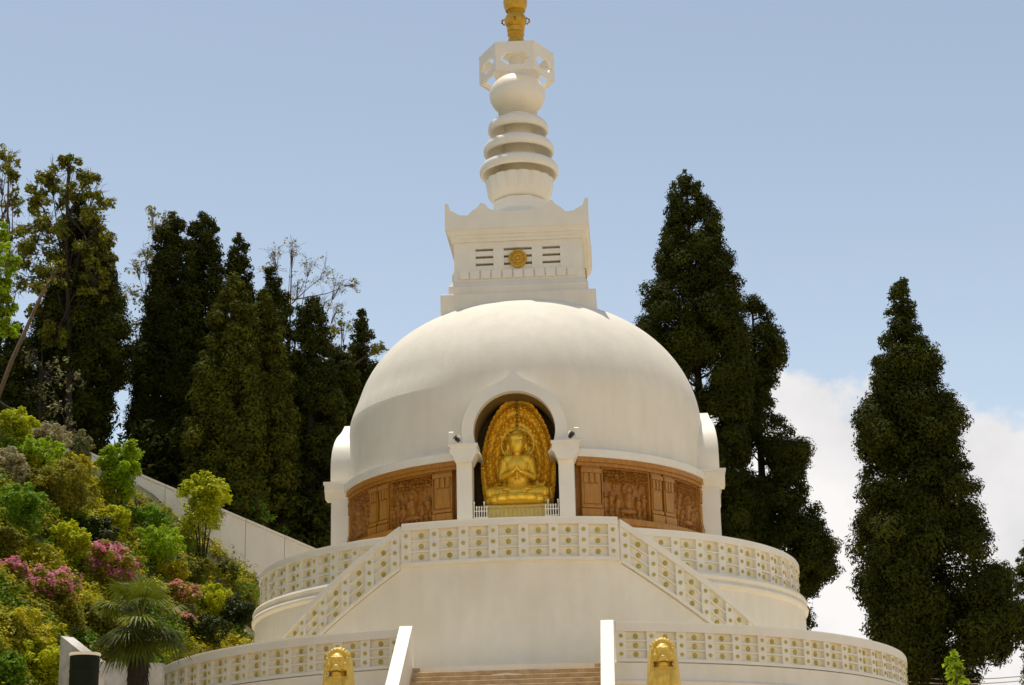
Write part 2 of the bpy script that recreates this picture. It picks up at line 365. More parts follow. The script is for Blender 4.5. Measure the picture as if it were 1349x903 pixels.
# carved frieze between the niches
def carved(a0, a1, z0, z1, R, seed, nu=110, nv=86):
    """a bas-relief: tree canopy on top, a haloed seated figure with standing attendants, a row of small kneeling ones"""
    r = np.random.default_rng(seed); u = np.linspace(0, 1, nu); v = np.linspace(0, 1, nv); U, V_ = np.meshgrid(u, v)
    Wm = R_(a1 - a0) * R; Hm = z1 - z0; X = U * Wm; Z = V_ * Hm; h = np.zeros_like(X)
    def el(cx, cz, rx, rz, H, k=5.0):
        nonlocal h
        d = ((X - cx) / rx) ** 2 + ((Z - cz) / rz) ** 2; h = np.maximum(h, H * np.sqrt(np.clip(1 - d ** 1.5, 0, 1)))
    def fig(cx, cz, s, H=.15):
        el(cx, cz + 2.55 * s, .52 * s, .62 * s, H); el(cx, cz + 1.25 * s, .85 * s, .95 * s, H * .9); el(cx, cz - .1 * s, .75 * s, 1.5 * s, H * .75)
        el(cx - .7 * s, cz + .9 * s, .28 * s, .8 * s, H); el(cx + .7 * s, cz + .9 * s, .28 * s, .8 * s, H)
    x = .12
    while x < Wm - .1:      # canopy of curls
        for q in range(3):
            cx, cz, rr = x + r.uniform(-.05, .05), Hm - .16 - .13 * q + r.uniform(-.03, .03), r.uniform(.06, .10)
            d = np.hypot(X - cx, Z - cz); th = np.arctan2(Z - cz, X - cx); h = np.maximum(h, .12 * (d < rr) * (.55 + .45 * np.cos(d * 60 + th * 2)))
        x += .17
    m0 = Wm * r.uniform(.42, .58); d = np.hypot(X - m0, Z - Hm * .60); h = np.maximum(h, .07 * (d < .24) + .05 * ((d > .19) & (d < .24)))
    fig(m0, Hm * .36, .17, .20); el(m0, Hm * .17, .36, .12, .18)
    for sd in (-1, 1):
        for k, dx in enumerate((.42, .68, .92, 1.15)):
            cx = m0 + sd * dx
            if .1 < cx < Wm - .1: fig(cx, Hm * (.30 + .05 * (k % 2)) + r.uniform(-.04, .04), r.uniform(.10, .13), .15)
            if .1 < cx < Wm - .1 and k % 2 == 0: fig(cx + .12 * sd, Hm * .62, .075, .10)
    x = .14
    while x < Wm - .1: fig(x, .22, .075, .12); x += r.uniform(.18, .26)
    edge = np.minimum(np.minimum(X, Wm - X), np.minimum(Z, Hm - Z)); h = np.where(edge < .055, .15, h); h += r.normal(0, .003, h.shape)
    b = MB(); VV = []
    for j in range(nv):
        for i in range(nu):
            a = a0 + (a1 - a0) * u[i]; VV.append(pol(R - .06 + h[j, i], a, z0 + v[j] * Hm))
    b.add(VV, [(j * nu + i, j * nu + i + 1, (j + 1) * nu + i + 1, (j + 1) * nu + i) for j in range(nv - 1) for i in range(nu - 1)])
    return b
def pilaster(a0, a1):
    b = MB(); n = 3; R = 6.72
    b.arcbox(6.5, R, a0, a1, 12.5, 14.30, 3)
    wd = (a1 - a0)
    for k in range(3):
        s0 = a0 + wd * (0.10 + 0.30 * k); b.arcbox(R - .01, R + 0.055, s0, s0 + wd * .2, 13.72, 14.05, 2)
    b.arcbox(R - .01, R + 0.035, a0 + wd * .12, a1 - wd * .12, 12.99, 13.66, 3)
    b.arcbox(R - .01, R + 0.07, a0 - .2, a1 + .2, 14.06, 14.2, 3)
    b.arcbox(R - .01, R + 0.09, a0 - .3, a1 + .3, 12.52, 12.8, 3); b.arcbox(R - .01, R + 0.06, a0 - .1, a1 + .1, 12.84, 12.95, 3)
    return b
fr = None
for sgn in (1, -1):
    b = MB(); b.arcbox(6.5, 6.86, *sorted((sgn * 17.8, sgn * 73)), 14.42, 14.575, 40); b.arcbox(6.5, 6.78, *sorted((sgn * 17.8, sgn * 73)), 14.30, 14.418, 40)
    fr = b.build('frieze', pilm, ST, smooth=30)
    for a0, a1 in ((19.3, 25.2), (43.2, 47.6), (48.6, 53.0), (70.4, 73.4)):
        pilaster(*sorted((sgn * a0, sgn * a1))).build('pilaster', pilm, fr, smooth=30)
    for k, (a0, a1) in enumerate(((25.6, 42.8), (53.4, 70.0))):
        carved(*sorted((sgn * a0, sgn * a1)), 12.52, 14.29, 6.60, 11 + k + (sgn > 0) * 5).build('carved_panel', relief, fr, smooth=45, fix=False)
    b = MB()
    b.arcbox(6.5, 6.92, *sorted((sgn * 17.8, sgn * 73)), 12.30, 12.50, 40); b.arcbox(6.5, 6.85, *sorted((sgn * 17.8, sgn * 73)), 11.7, 12.295, 40)
    b.arcbox(6.5, 7.0, *sorted((sgn * 17.8, sgn * 73)), 11.4, 11.7, 40)
    b.build('frieze_plinth', pilm, fr, smooth=30)

# terraces
b = MB(); b.lathe([(10.05, 6.7), (10.05, 9.72), (10.09, 9.76), (10.15, 9.80), (10.17, 9.88), (10.13, 9.96), (10.08, 10.0), (10.12, 10.06), (10.14, 10.14), (10.1, 10.22), (9.96, 10.25), (9.5, 10.25), (6.4, 10.26)], 200)
b.build('upper_terrace', white, ST, smooth=35)
b = MB(); b.lathe([(13.62, 2.8), (13.56, 5.5), (13.52, 6.08), (13.62, 6.10), (13.64, 6.2), (13.55, 6.26), (13.50, 6.55), (13.50, 6.74), (13.2, 6.75), (9.9, 6.755)], 220)
b.build('lower_terrace', white, ST, smooth=30)

# stair drum in front of the upper terrace (solid outer wall, landing on top)
TH_L, TH_E = 17.1, 46.5
slope = (11.55 - 8.02) / (TH_E - TH_L)
def ztop(a): return 11.55 - max(0, abs(a) - TH_L) * slope          # top of the handrail
b = MB(); b.arcbox(9.9, 11.36, -TH_L, TH_L, 6.74, 10.16, 24)
for sgn in (1, -1):
    n = 30
    b.arcbox(9.9, 11.36, *sorted((sgn * TH_L, sgn * (TH_E + 3))), 6.74, lambda a: max(6.76, ztop(a) - 1.39), n)
b.build('stair_wall', white, ST, smooth=30)
sw = MB()
sw.arcbox(9.85, 11.42, -TH_L, TH_L, 10.16, 10.26, 24); sw.build('landing_slab', white2, ST, smooth=30)

# harmika: the square box above the dome
HB = MB(); HB.bbox(-2.90, 2.90, -2.90, 2.90, 20.6, 21.82, 0.03); HB.bbox(-2.62, 2.62, -2.62, 2.62, 21.80, 22.22, 0.03)
HB.hexa([(-2.62, -2.62, 22.2), (2.62, -2.62, 22.2), (2.62, 2.62, 22.2), (-2.62, 2.62, 22.2), (-2.46, -2.46, 22.44), (2.46, -2.46, 22.44), (2.46, 2.46, 22.44), (-2.46, 2.46, 22.44)])
HB.box(-2.22, 2.22, -2.22, 2.22, 22.3, 24.6)
hb = HB.build('harmika', white, ST)
for k in range(4):
    fr4 = lambda x, y, z, k=k: rotz((x, y, z), 90 * k)
    def ebox(mb, x0, x1, y0, y1, z0, z1, mi=0): mb.extr([(x0, z0), (x1, z0), (x1, z1), (x0, z1)], y0, y1, mi, f=fr4)
    wf = MB()   # wall face with three openings left between the piers
    ce = 2.415 if k % 2 == 0 else 2.198          # front and back faces run through to the corners, the sides butt against them
    for x0, x1 in ((-ce, -1.60), (-0.93, -0.53), (0.53, 0.93), (1.60, ce)): ebox(wf, x0, x1, -2.415, -2.2, 22.85, 23.74)
    ebox(wf, -ce, ce, -2.415, -2.2, 23.742, 24.0); wf.build('wall_face', white2, hb)
    for cx, hw in ((-1.265, .335), (0, .53), (1.265, .335)):
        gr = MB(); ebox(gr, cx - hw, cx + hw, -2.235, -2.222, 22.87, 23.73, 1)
        for j in range(3):
            z = 22.88 + j * .29
            gr.extr([(cx - hw, z), (cx + hw, z), (cx + hw, z + .19), (cx - hw, z + .19)], -2.385, -2.24, 0, f=fr4)
        gr.build('louvre', [white2, slotm], hb)
    for j in range(11):
        x = -2.24 + 4.48 * (j + .5) / 11
        d = MB(); ebox(d, x - .175, x + .175, -2.51, -2.441, 22.52, 22.84); d.build('dentil', white2, hb)
    ce2 = 2.44 if k % 2 == 0 else 2.198
    rl = MB(); ebox(rl, -ce2, ce2, -2.44, -2.2, 22.442, 22.848); rl.build('dentil_band', white2, hb)
    if k < 2 or k == 3:
        md = MB(); n = 28
        def ring(r0, r1, y0, y1):
            o = [(r1 * math.cos(2 * PI * i / n), 23.27 + r1 * math.sin(2 * PI * i / n)) for i in range(n)]; q = [(r0 * math.cos(2 * PI * i / n), 23.27 + r0 * math.sin(2 * PI * i / n)) for i in range(n)]
            md.band(o, q, y0, y1, closed=True, f=fr4)
        ring(.0, .34, -2.47, -2.40); ring(.28, .35, -2.53, -2.46); ring(.12, .17, -2.53, -2.46); ring(0, .06, -2.54, -2.46)
        for q in range(8):
            a = q * PI / 4; md.extr([(.14 * math.cos(a) - .02 * math.sin(a), 23.27 + .14 * math.sin(a) + .02 * math.cos(a)), (.14 * math.cos(a) + .02 * math.sin(a), 23.27 + .14 * math.sin(a) - .02 * math.cos(a)), (.3 * math.cos(a) + .02 * math.sin(a), 23.27 + .3 * math.sin(a) - .02 * math.cos(a)), (.3 * math.cos(a) - .02 * math.sin(a), 23.27 + .3 * math.sin(a) + .02 * math.cos(a))], -2.51, -2.46, f=fr4)
        md.build('wheel_medallion', goldd, hb)
def sq(mb, pr):   # square lathe
    V = []; F = []
    for h, z in pr: V += [(-h, -h, z), (h, -h, z), (h, h, z), (-h, h, z)]
    for j in range(len(pr) - 1):
        for i in range(4): F.append((j * 4 + i, j * 4 + (i + 1) % 4, j * 4 + 4 + (i + 1) % 4, j * 4 + 4 + i))
    F.append((3, 2, 1, 0)); n = (len(pr) - 1) * 4; F.append((n, n + 1, n + 2, n + 3)); mb.add(V, F)
b = MB(); sq(b, [(2.45, 24.0), (2.50, 24.0), (2.50, 24.10), (2.56, 24.14), (2.56, 24.24), (2.62, 24.26), (2.68, 24.36), (2.68, 24.44), (2.72, 24.46), (2.72, 24.94), (2.5, 24.96)])
b.build('cornice', white2, hb)
b = MB()
for k in range(4):
    f4 = lambda x, y, z, k=k: rotz((x, y, z), 90 * k)
    pts = [(-2.72, 24.9), (2.72, 24.9), (2.72, 25.52), (2.60, 25.50), (2.52, 25.24), (2.34, 25.14), (2.16, 25.02), (1.86, 25.0), (1.66, 25.2), (1.5, 25.3), (1.34, 25.5), (1.2, 25.44), (1.06, 25.26), (0.9, 25.18), (0.4, 25.10)]
    pts = pts + [(-x, z) for x, z in reversed(pts[2:])]
    b.extr([(x * (1 if k % 2 == 0 else .953), z) for x, z in pts], -2.705, -2.59, f=f4)
b.build('horned_parapet', white2, hb)

# spire
b = MB(); b.lathe([(1.95, 24.95), (1.80, 25.25), (1.30, 25.75), (1.12, 25.95), (1.10, 26.40), (0.98, 26.47)], 8, rot=22.5); b.build('octagonal_base', white2, ST)
def lot(a, z): return 1 + (0.065 * abs(math.sin(R_(a * 8))) ** .7 if z > 26.55 else 0)
b = MB(); b.lathe([(0.98, 26.46), (1.12, 26.55), (1.20, 26.8), (1.25, 27.1), (1.27, 27.36), (1.22, 27.40), (0.9, 27.42)], 96, flute=lot); b.build('lotus_drum', white2, ST, smooth=40)
def parasol(R, z):
    return [(.52, z + .16), (R - .55, z + .10), (R - .30, z - .04), (R - .15, z - .20), (R - .09, z - .245), (R - .04, z - .235), (R, z - .17), (R + .005, z - .02), (R - .02, z + .09), (R - .10, z + .19), (R - .25, z + .27), (R - .5, z + .33), (.52, z + .36)]
def tor(R, r, z, n=14, sq_=1.0): return [(.58, z + .06), (R - r * 2.2, z - r * .25), (R - r * 1.5, z - r * .85), (R - r * 1.2, z - r * .97)] + [(R - r + r * math.cos(t), z + r * sq_ * math.sin(t)) for t in np.linspace(-PI / 2, PI / 2, n)] + [(R - r * 1.2, z + r * 1.02), (.62, z + r * 1.35)]
neck = [(0.74, 27.3), (0.70, 28.2), (0.66, 28.3), (0.62, 29.1), (0.57, 29.3), (0.56, 30.2)]
b = MB(); b.lathe(neck, 48); b.build('spire_core', white2, ST, smooth=40)
for Rr, z in ((1.56, 27.84), (1.40, 28.74), (1.20, 29.66)):
    b = MB(); b.lathe(parasol(Rr, z), 72); b.build('spire_ring', white2, ST, smooth=60)
b = MB(); b.lathe([(0.55, 30.16), (0.78, 30.28)] + [(1.12 * math.cos(t), 31.08 + 0.88 * math.sin(t)) for t in np.linspace(-0.95, 1.15, 22)] + [(0.42, 31.92), (0.33, 32.0), (0.30, 32.3), (0.30, 32.9)], 64); b.build('globe', white2, ST, smooth=50)
# hexagonal lantern
b = MB()
def hexring(R0, R1, z0, z1):
    for k in range(6):
        a, c = R_(60 * k + 30 + 60), R_(60 * k + 90 + 60)
        a, c = R_(60 * k), R_(60 * k + 60)
        P = []
        for z in (z0, z1):
            P += [(R1 * math.cos(a), R1 * math.sin(a), z), (R1 * math.cos(c), R1 * math.sin(c), z), (R0 * math.cos(c), R0 * math.sin(c), z), (R0 * math.cos(a), R0 * math.sin(a), z)]
        b.hexa(P)
for k in range(6):      # six faces, each pierced by a hexagonal window
    a0_ = R_(60 * k); a1_ = R_(60 * k + 60); p_ = np.array([math.cos(a0_), math.sin(a0_)]); q_ = np.array([math.cos(a1_), math.sin(a1_)])
    def ff(x, y, z, p_=p_, q_=q_): t_ = .5 + x / 1.52; c_ = (p_ * (1 - t_) + q_ * t_) * y; return (c_[0], c_[1], z)
    oo = [(-.76, 32.18), (-.76, 32.86), (.76, 32.86), (.76, 32.18), (.76, 31.62), (-.76, 31.62)]; ii = [(-.60, 32.12), (-.34, 32.40), (.34, 32.40), (.60, 32.12), (.34, 31.86), (-.34, 31.86)]
    b.band(oo, ii, 1.52, 1.40, closed=True, f=ff)
b.lathe([(0.3, 32.70), (0.55, 32.74), (0.55, 32.84), (0.3, 32.86)], 6, rot=30)
b.build('hexagonal_lantern', white2, ST)
b = MB(); b.lathe([(0.36, 32.80), (0.50, 32.88), (0.47, 33.05), (0.42, 33.25), (0.32, 33.55), (0.28, 33.72), (0.34, 33.76), (0.34, 33.84), (0.30, 33.88), (0.36, 33.96), (0.37, 34.06), (0.32, 34.10), (0.40, 34.2), (0.45, 34.34), (0.45, 34.48), (0.38, 34.62), (0.31, 34.72), (0.31, 34.80), (0.40, 34.84), (0.42, 34.92), (0.47, 35.05), (0.49, 35.25), (0.46, 35.45), (0.34, 35.66), (0.16, 35.85), (0.05, 36.05), (0, 36.2)], 40)
for s in (-1, 1):
    b.tube([(s * .42, 0, 34.52), (s * .55, 0, 34.45), (s * .56, 0, 34.34), (s * .46, 0, 34.24)], 0.045, 6); b.tube([(0, s * .42, 34.52), (0, s * .55, 34.45), (0, s * .56, 34.34), (0, s * .46, 34.24)], 0.045, 6)
b.build('gold_finial', goldd, ST, smooth=45)

# ------------------------------------------------------------------ balustrades
def dot(mb, R, a, z, r=0.062, mi=1, shear=0.0):
    V = []; n = 8; sn, cs = math.sin(R_(a)), -math.cos(R_(a)); tx, ty = -cs, sn
    for rr, RR in ((r, R - 0.005), (r, R + 0.022), (r * .45, R + 0.042)):
        for i in range(n):
            t = 2 * PI * i / n; u, v = rr * math.cos(t), rr * math.sin(t); V.append((RR * sn - tx * u * -1, RR * cs + ty * u, z + v + shear * u))
    F = [(k * n + i, k * n + (i + 1) % n, (k + 1) * n + (i + 1) % n, (k + 1) * n + i) for k in range(2) for i in range(n)] + [tuple(range(2 * n, 3 * n))]
    mb.add(V, F, mi)
def bays(parent, R, a0, a1, n, zt, hz0, hz1, cop, fpost=0.33, rdot=0.072):
    """balustrade along the arc; zt(a) = top; the lattice spans zt-hz1 .. zt-hz0; built with a post at both ends"""
    da = (a1 - a0) / n; pw = da * fpost; h = hz1 - hz0; sl = lambda a: (zt(a + .5) - zt(a - .5)) / (R_(1) * R)
    for i in range(n + 1):
        ac = a0 + da * i; b = MB(); w = abs(pw) / 2
        b.arcbox(R - .20, R, ac - w, ac + w, lambda a: zt(a) - hz1, lambda a: zt(a) - hz0, 2)
        for j in range(3): dot(b, R, ac, zt(ac) - hz1 + h * (j + .5) / 3, rdot * .88)
        b.build('post', [white2, dotm], parent)
        if i == n: break
        b = MB(); s0, s1 = sorted((ac + da * fpost / 2, ac + da - da * fpost / 2))
        b.arcbox(R - .20, R - .11, s0, s1, lambda a: zt(a) - hz1, lambda a: zt(a) - hz0, 3, mi=2)
        for j in range(1, 3):
            b.arcbox(R - .115, R - .02, s0, s1, lambda a, j=j: zt(a) - hz1 + h * j / 3 - .022, lambda a, j=j: zt(a) - hz1 + h * j / 3 + .022, 3)
        m_ = (s0 + s1) / 2
        for j in range(3): dot(b, R - .11, m_, zt(m_) - hz1 + h * (j + .5) / 3, rdot * 1.15, shear=0)
        b.build('lattice_panel', [white2, dotm, recess], parent)
    lo, hi = sorted((a0, a1)); e = abs(pw) / 2; nn = max(8, int(abs(a1 - a0) / 1.5))
    b = MB(); b.arcbox(R - .25, R + .05, lo - e, hi + e, lambda a: zt(a) - hz0 + .001, lambda a: zt(a) - .05, nn); b.arcbox(R - .22, R + .02, lo - e, hi + e, lambda a: zt(a) - .05, lambda a: zt(a), nn)
    b.build('coping', white2, parent, smooth=30)
    b = MB(); b.arcbox(R - .24, R + .035, lo - e, hi + e, lambda a: zt(a) - hz1 - .10, lambda a: zt(a) - hz1 - .001, nn); b.build('base_rail', white2, parent, smooth=30)
up = lambda a: 11.55
fl = ztop
BG = 'white lattice balustrades with gold dots around the stupa'
t = thing('balustrade', 'straight topped lattice balustrade on the landing right below the gold statue', 'balustrade', (0, -11.4, 10.2), BG)
bays(t, 11.44, -TH_L + .6, TH_L - .6, 7, up, 0.24, 1.26, None)
for s, nm in ((-1, 'left'), (1, 'right')):
    t = thing('balustrade', 'sloping lattice balustrade following the curved stair down to the %s of the landing' % nm, 'balustrade', pol(11.4, s * 30, 7), BG)
    bays(t, 11.44, s * (TH_L + 1.35), s * (TH_E - 0.6), 6, lambda a: ztop(a), 0.24, 1.26, None)
    t = thing('balustrade', 'level curved lattice balustrade of the upper terrace on the %s of the dome' % nm, 'balustrade', pol(9.8, s * 60, 10.2), BG)
    bays(t, 9.88, s * 15, s * 135, 21, up, 0.24, 1.26, None)
    t = thing('balustrade', 'wide low curved lattice balustrade of the bottom terrace behind the %s lion' % nm, 'balustrade', pol(13.4, s * 60, 6.7), BG)
    bays(t, 13.42, s * 14.6, s * 120, 26, lambda a: 7.98, 0.30, 1.10, None, rdot=0.068)

# ------------------------------------------------------------------ front staircase
FS = thing('front_staircase', 'broad brown stone stair between two white sloping parapets below the stupa', 'staircase', (0, -16, 3))
for i in range(22):
    z = 6.74 - 0.165 * i; y = -13.25 - 0.26 * i
    b = MB(); b.bbox(-2.80, 2.80, y, y + 0.60, z - 0.165 + .003, z, .012)
    b.build('step', stone, FS)
for s in (-1, 1):
    P = [(-13.0, 7.985), (-13.28, 7.985), (-20.3, 3.50), (-20.3, 2.8), (-13.0, 2.8)]
    b = MB(); V = [(s * 2.80, y, z) for y, z in P] + [(s * 3.18, y, z) for y, z in P]; n = len(P)
    b.add(V, [tuple(range(n)), tuple(reversed(range(n, 2 * n)))] + [(i, (i + 1) % n, n + (i + 1) % n, n + i) for i in range(n)])
    b.build('parapet', white2, FS)

# ------------------------------------------------------------------ gold statue in the niche
AU = thing('buddha_statue', 'gold seated buddha statue with carved pointed halo inside the front niche', 'statue', (0.03, -6.0, 12.35))
cx = 0.03
b = MB()
def cap(p, q, r0, r1, k=9):
    for i in range(k + 1):
        t = i / k; c = [p[d] + (q[d] - p[d]) * t for d in range(3)]; r = r0 + (r1 - r0) * t; b.ell(c, (r, r, r), n=10)
YB = -6.2
b.ell((cx, YB, 15.17), (.30, .28, .34), n=20)                     # head
b.ell((cx, YB + .03, 15.53), (.20, .19, .15)); b.ell((cx, YB + .03, 15.68), (.08, .08, .07))   # topknot
b.ell((cx, YB + .02, 15.34), (.33, .29, .19))                     # hair cap
b.ell((cx, YB - .05, 14.97), (.20, .20, .14)); b.ell((cx, YB - .255, 15.14), (.035, .05, .09)) # jaw, nose
b.ell((cx, YB - .235, 15.015), (.07, .04, .022))                  # mouth
for s in (-1, 1):
    b.ell((cx + s * .10, YB - .225, 15.245), (.075, .035, .018)); b.ell((cx + s * .10, YB - .22, 15.175), (.055, .03, .025))
    b.ell((cx + s * .325, YB, 15.06), (.04, .08, .19))
    b.ell((cx + s * .30, YB, 14.60), (.26, .24, .20))             # shoulders
    cap((cx + s * .46, YB, 14.56), (cx + s * .55, YB - .08, 13.98), .165, .13)
    cap((cx + s * .55, YB - .08, 13.98), (cx + s * .14, YB - .46, 13.98 + .12), .125, .075)
    for k in range(4): cap((cx + s * (.13 - .02 * k), YB - .50, 14.08 + .05 * k), (cx + s * (.02 - .01 * k), YB - .56 - .01 * k, 14.17 + .05 * k), .032, .024, 4)
    cap((cx + s * .30, YB - .05, 13.48), (cx + s * .92, YB - .30, 13.40), .25, .20)
    cap((cx + s * .92, YB - .32, 13.38), (cx - s * .22, YB - .62, 13.36), .19, .13)
    b.ell((cx - s * .30, YB - .60, 13.45), (.2, .10, .07))
    for k in range(5):   # robe folds
        cap((cx + s * (.42 - .05 * k), YB - .17 - .01 * k, 14.66 - .12 * k), (cx - s * (.02 + .03 * k), YB - .30 - .015 * k, 14.30 - .13 * k), .026, .022, 8)
    for k in range(3): cap((cx + s * .72, YB - .26 - .02 * k, 13.72 - .10 * k), (cx + s * .1, YB - .52, 13.62 - .07 * k), .028, .024, 8)
b.ell((cx, YB, 14.82), (.13, .14, .2)); b.ell((cx, YB - .02, 14.4), (.46, .28, .38), n=20); b.ell((cx, YB, 13.9), (.40, .28, .42), n=20)
b.ell((cx, YB - .15, 13.40), (.92, .50, .22), n=24)
for k in range(60):   # hair curls
    a = random.uniform(-.2, PI + .2); e = random.uniform(.05, 1.2); b.ell((cx + .325 * math.cos(a) * math.cos(e), YB + .02 - .27 * math.sin(a) * math.cos(e), 15.34 + .18 * math.sin(e) + .01), (.032, .032, .032), n=6)
o = b.build('body', gold, AU, fix=False); remesh(o, 0.020, 1)
# lotus cushion and pedestal
b = MB()
def pet(a, z): return 1 + .07 * abs(math.sin(R_(a * 9)))
b.lathe([(.96, 12.98), (1.06, 13.02), (1.10, 13.12), (1.04, 13.22), (.9, 13.25)], 108, c=(cx, YB + .02), flute=pet)
b.build('lotus_cushion', gold, AU, smooth=40)
b = MB(); b.bbox(cx - 1.06, cx + 1.06, YB - .50, YB + .5, 12.36, 12.98, .03); b.bbox(cx - 1.12, cx + 1.12, YB - .56, YB + .5, 12.84, 12.93, .02)
for k in range(14): b.box(cx - 1.0 + k * .145, cx - .92 + k * .145, YB - .53, YB - .49, 12.42, 12.82)
b.build('pedestal', mat('pale_gold_paint', (0.62, 0.50, 0.16), 0.5, 0.1, scale=6, var=0.2), AU)
# halo with rows of little figures
r = np.random.default_rng(3); nu, nv = 110, 170
u = np.linspace(-1, 1, nu); v = np.linspace(0, 1, nv); U, V_ = np.meshgrid(u, v)
def hw(z):      # half width against height 12.6 .. 16.92
    t = (z - 12.6) / 4.32
    return np.where(t < .42, 1.06 + .24 * np.sin(np.clip(t / .42, 0, 1) * PI / 2), 1.30 * np.sqrt(np.clip(1 - (np.clip(t - .42, 0, 1) / .58) ** 1.75, 0, 1)))
Z = 12.6 + 4.32 * V_; X = U * hw(Z); h = np.zeros_like(X)
rows = [(.98, 30), (.78, 24), (.58, 18)]
for q, (sc, n) in enumerate(rows):
    for k in range(n):
        t = -0.15 + 1.3 * (k + .5 * (q % 2)) / n; a = PI * t; s = .07
        px, pz = 1.10 * sc * math.cos(a), 14.55 + (2.05 if math.sin(a) > 0 else 1.9) * sc * math.sin(a)
        h = np.maximum(h, .21 * np.exp(-(((X - px) / (.62 * s)) ** 2 + ((Z - pz - 1.5 * s) / (.62 * s)) ** 2)))
        h = np.maximum(h, .18 * np.exp(-(((X - px) / (1.1 * s)) ** 2 + ((Z - pz) / (1.1 * s)) ** 2) ** 2))
for k in range(170):
    px, pz = r.uniform(-1.2, 1.2), r.uniform(12.7, 16.7); s = r.uniform(.03, .06); h = np.maximum(h, r.uniform(.08, .17) * np.exp(-(((X - px) / s) ** 2 + ((Z - pz) / (s * r.uniform(1, 2.4))) ** 2)))
edge = 1 - np.abs(U); h = np.where(edge < .06, .10 + .04 * np.sin(Z * 34), h)
h = np.where((np.hypot(X, Z - 15.25) < .60) & (np.hypot(X, Z - 15.25) > .52), .12, h)
h = np.where((np.abs(X) < .035) & (Z > 15.75), -.05, h)
b = MB(); VV = [(cx + X[j, i], -5.62 - h[j, i] - .10 * (1 - (X[j, i] / 1.3) ** 2), Z[j, i]) for j in range(nv) for i in range(nu)]
b.add(VV, [(j * nu + i, j * nu + i + 1, (j + 1) * nu + i + 1, (j + 1) * nu + i) for j in range(nv - 1) for i in range(nu - 1)])
V2 = [(x * .98, -5.45, z) for x, y, z in VV]; b.add(V2, [(j * nu + i, (j + 1) * nu + i, (j + 1) * nu + i + 1, j * nu + i + 1) for j in range(0, nv - 1) for i in range(nu - 1)])
for i_ in (0, nu - 1):
    o0 = len(b.v); b.add([VV[j * nu + i_] for j in range(nv)] + [V2[j * nu + i_] for j in range(nv)], [(j, j + 1, nv + j + 1, nv + j) for j in range(nv - 1)])
hal = b.build('halo', gold, AU, smooth=50, fix=False)
b = MB()
for k in range(9): b.ell((cx, -5.86, 16.82 - k * .13), (.028, .028, .05), n=6)
b.build('hanging_chain', nichem, AU)

# low white picket railings in the niche, spotlights on the capitals
for s, nm in ((-1, 'left'), (1, 'right')):
    t = thing('picket_railing', 'tiny white picket railing at the foot of the statue, %s end of its pedestal' % nm, 'railing', (s * 1.25, -7.0, 12.35), 'picket railings at the statue')
    for k in range(6):
        b = MB(); x = s * (1.42 - .085 * k); hh = .46 if k not in (0, 4) else .62; b.tube([(x, -7.0, 12.36), (x, -7.0, 12.36 + hh)], .02, 6); b.ell((x, -7.0, 12.37 + hh), (.034, .034, .045), n=6); b.build('picket', white2, t)
    b = MB(); x0, x1 = sorted((s * 1.44, s * .96)); b.box(x0, x1, -7.015, -6.985, 12.68, 12.71); b.box(x0, x1, -7.015, -6.985, 12.46, 12.49); b.build('rail', white2, t)
    b = MB(); b.box(-.0, .0001, 0, .0001, 0, .0001)
    t = thing('spotlight', 'small black spotlight with white box on the %s capital of the front niche' % nm, 'spotlight', (s * 1.93, -7.4, 14.98), 'spotlights on the niche capitals')
    b = MB(); xb = s * 1.93 + (-.28 if s < 0 else .12); b.bbox(xb - .02, xb + .16, -7.30, -7.17, 14.985, 15.42, .03); b.build('switch_box', white2, t)
    b = MB(); b.tube([(s * 1.88, -7.27, 15.08), (s * 1.96, -7.35, 15.16), (s * 2.0, -7.39, 15.2)], [.065, .08, .085], 10); b.build('lamp_head', black, t)
    b = MB(); b.tube([(s * 1.90, -7.27, 14.985), (s * 1.90, -7.27, 15.1)], .03, 6); b.tube([(s * 1.9, -7.21, 15.3), (s * 1.84, -7.27, 15.22), (s * 1.88, -7.27, 15.12)], .025, 6); b.build('bracket', white2, t)

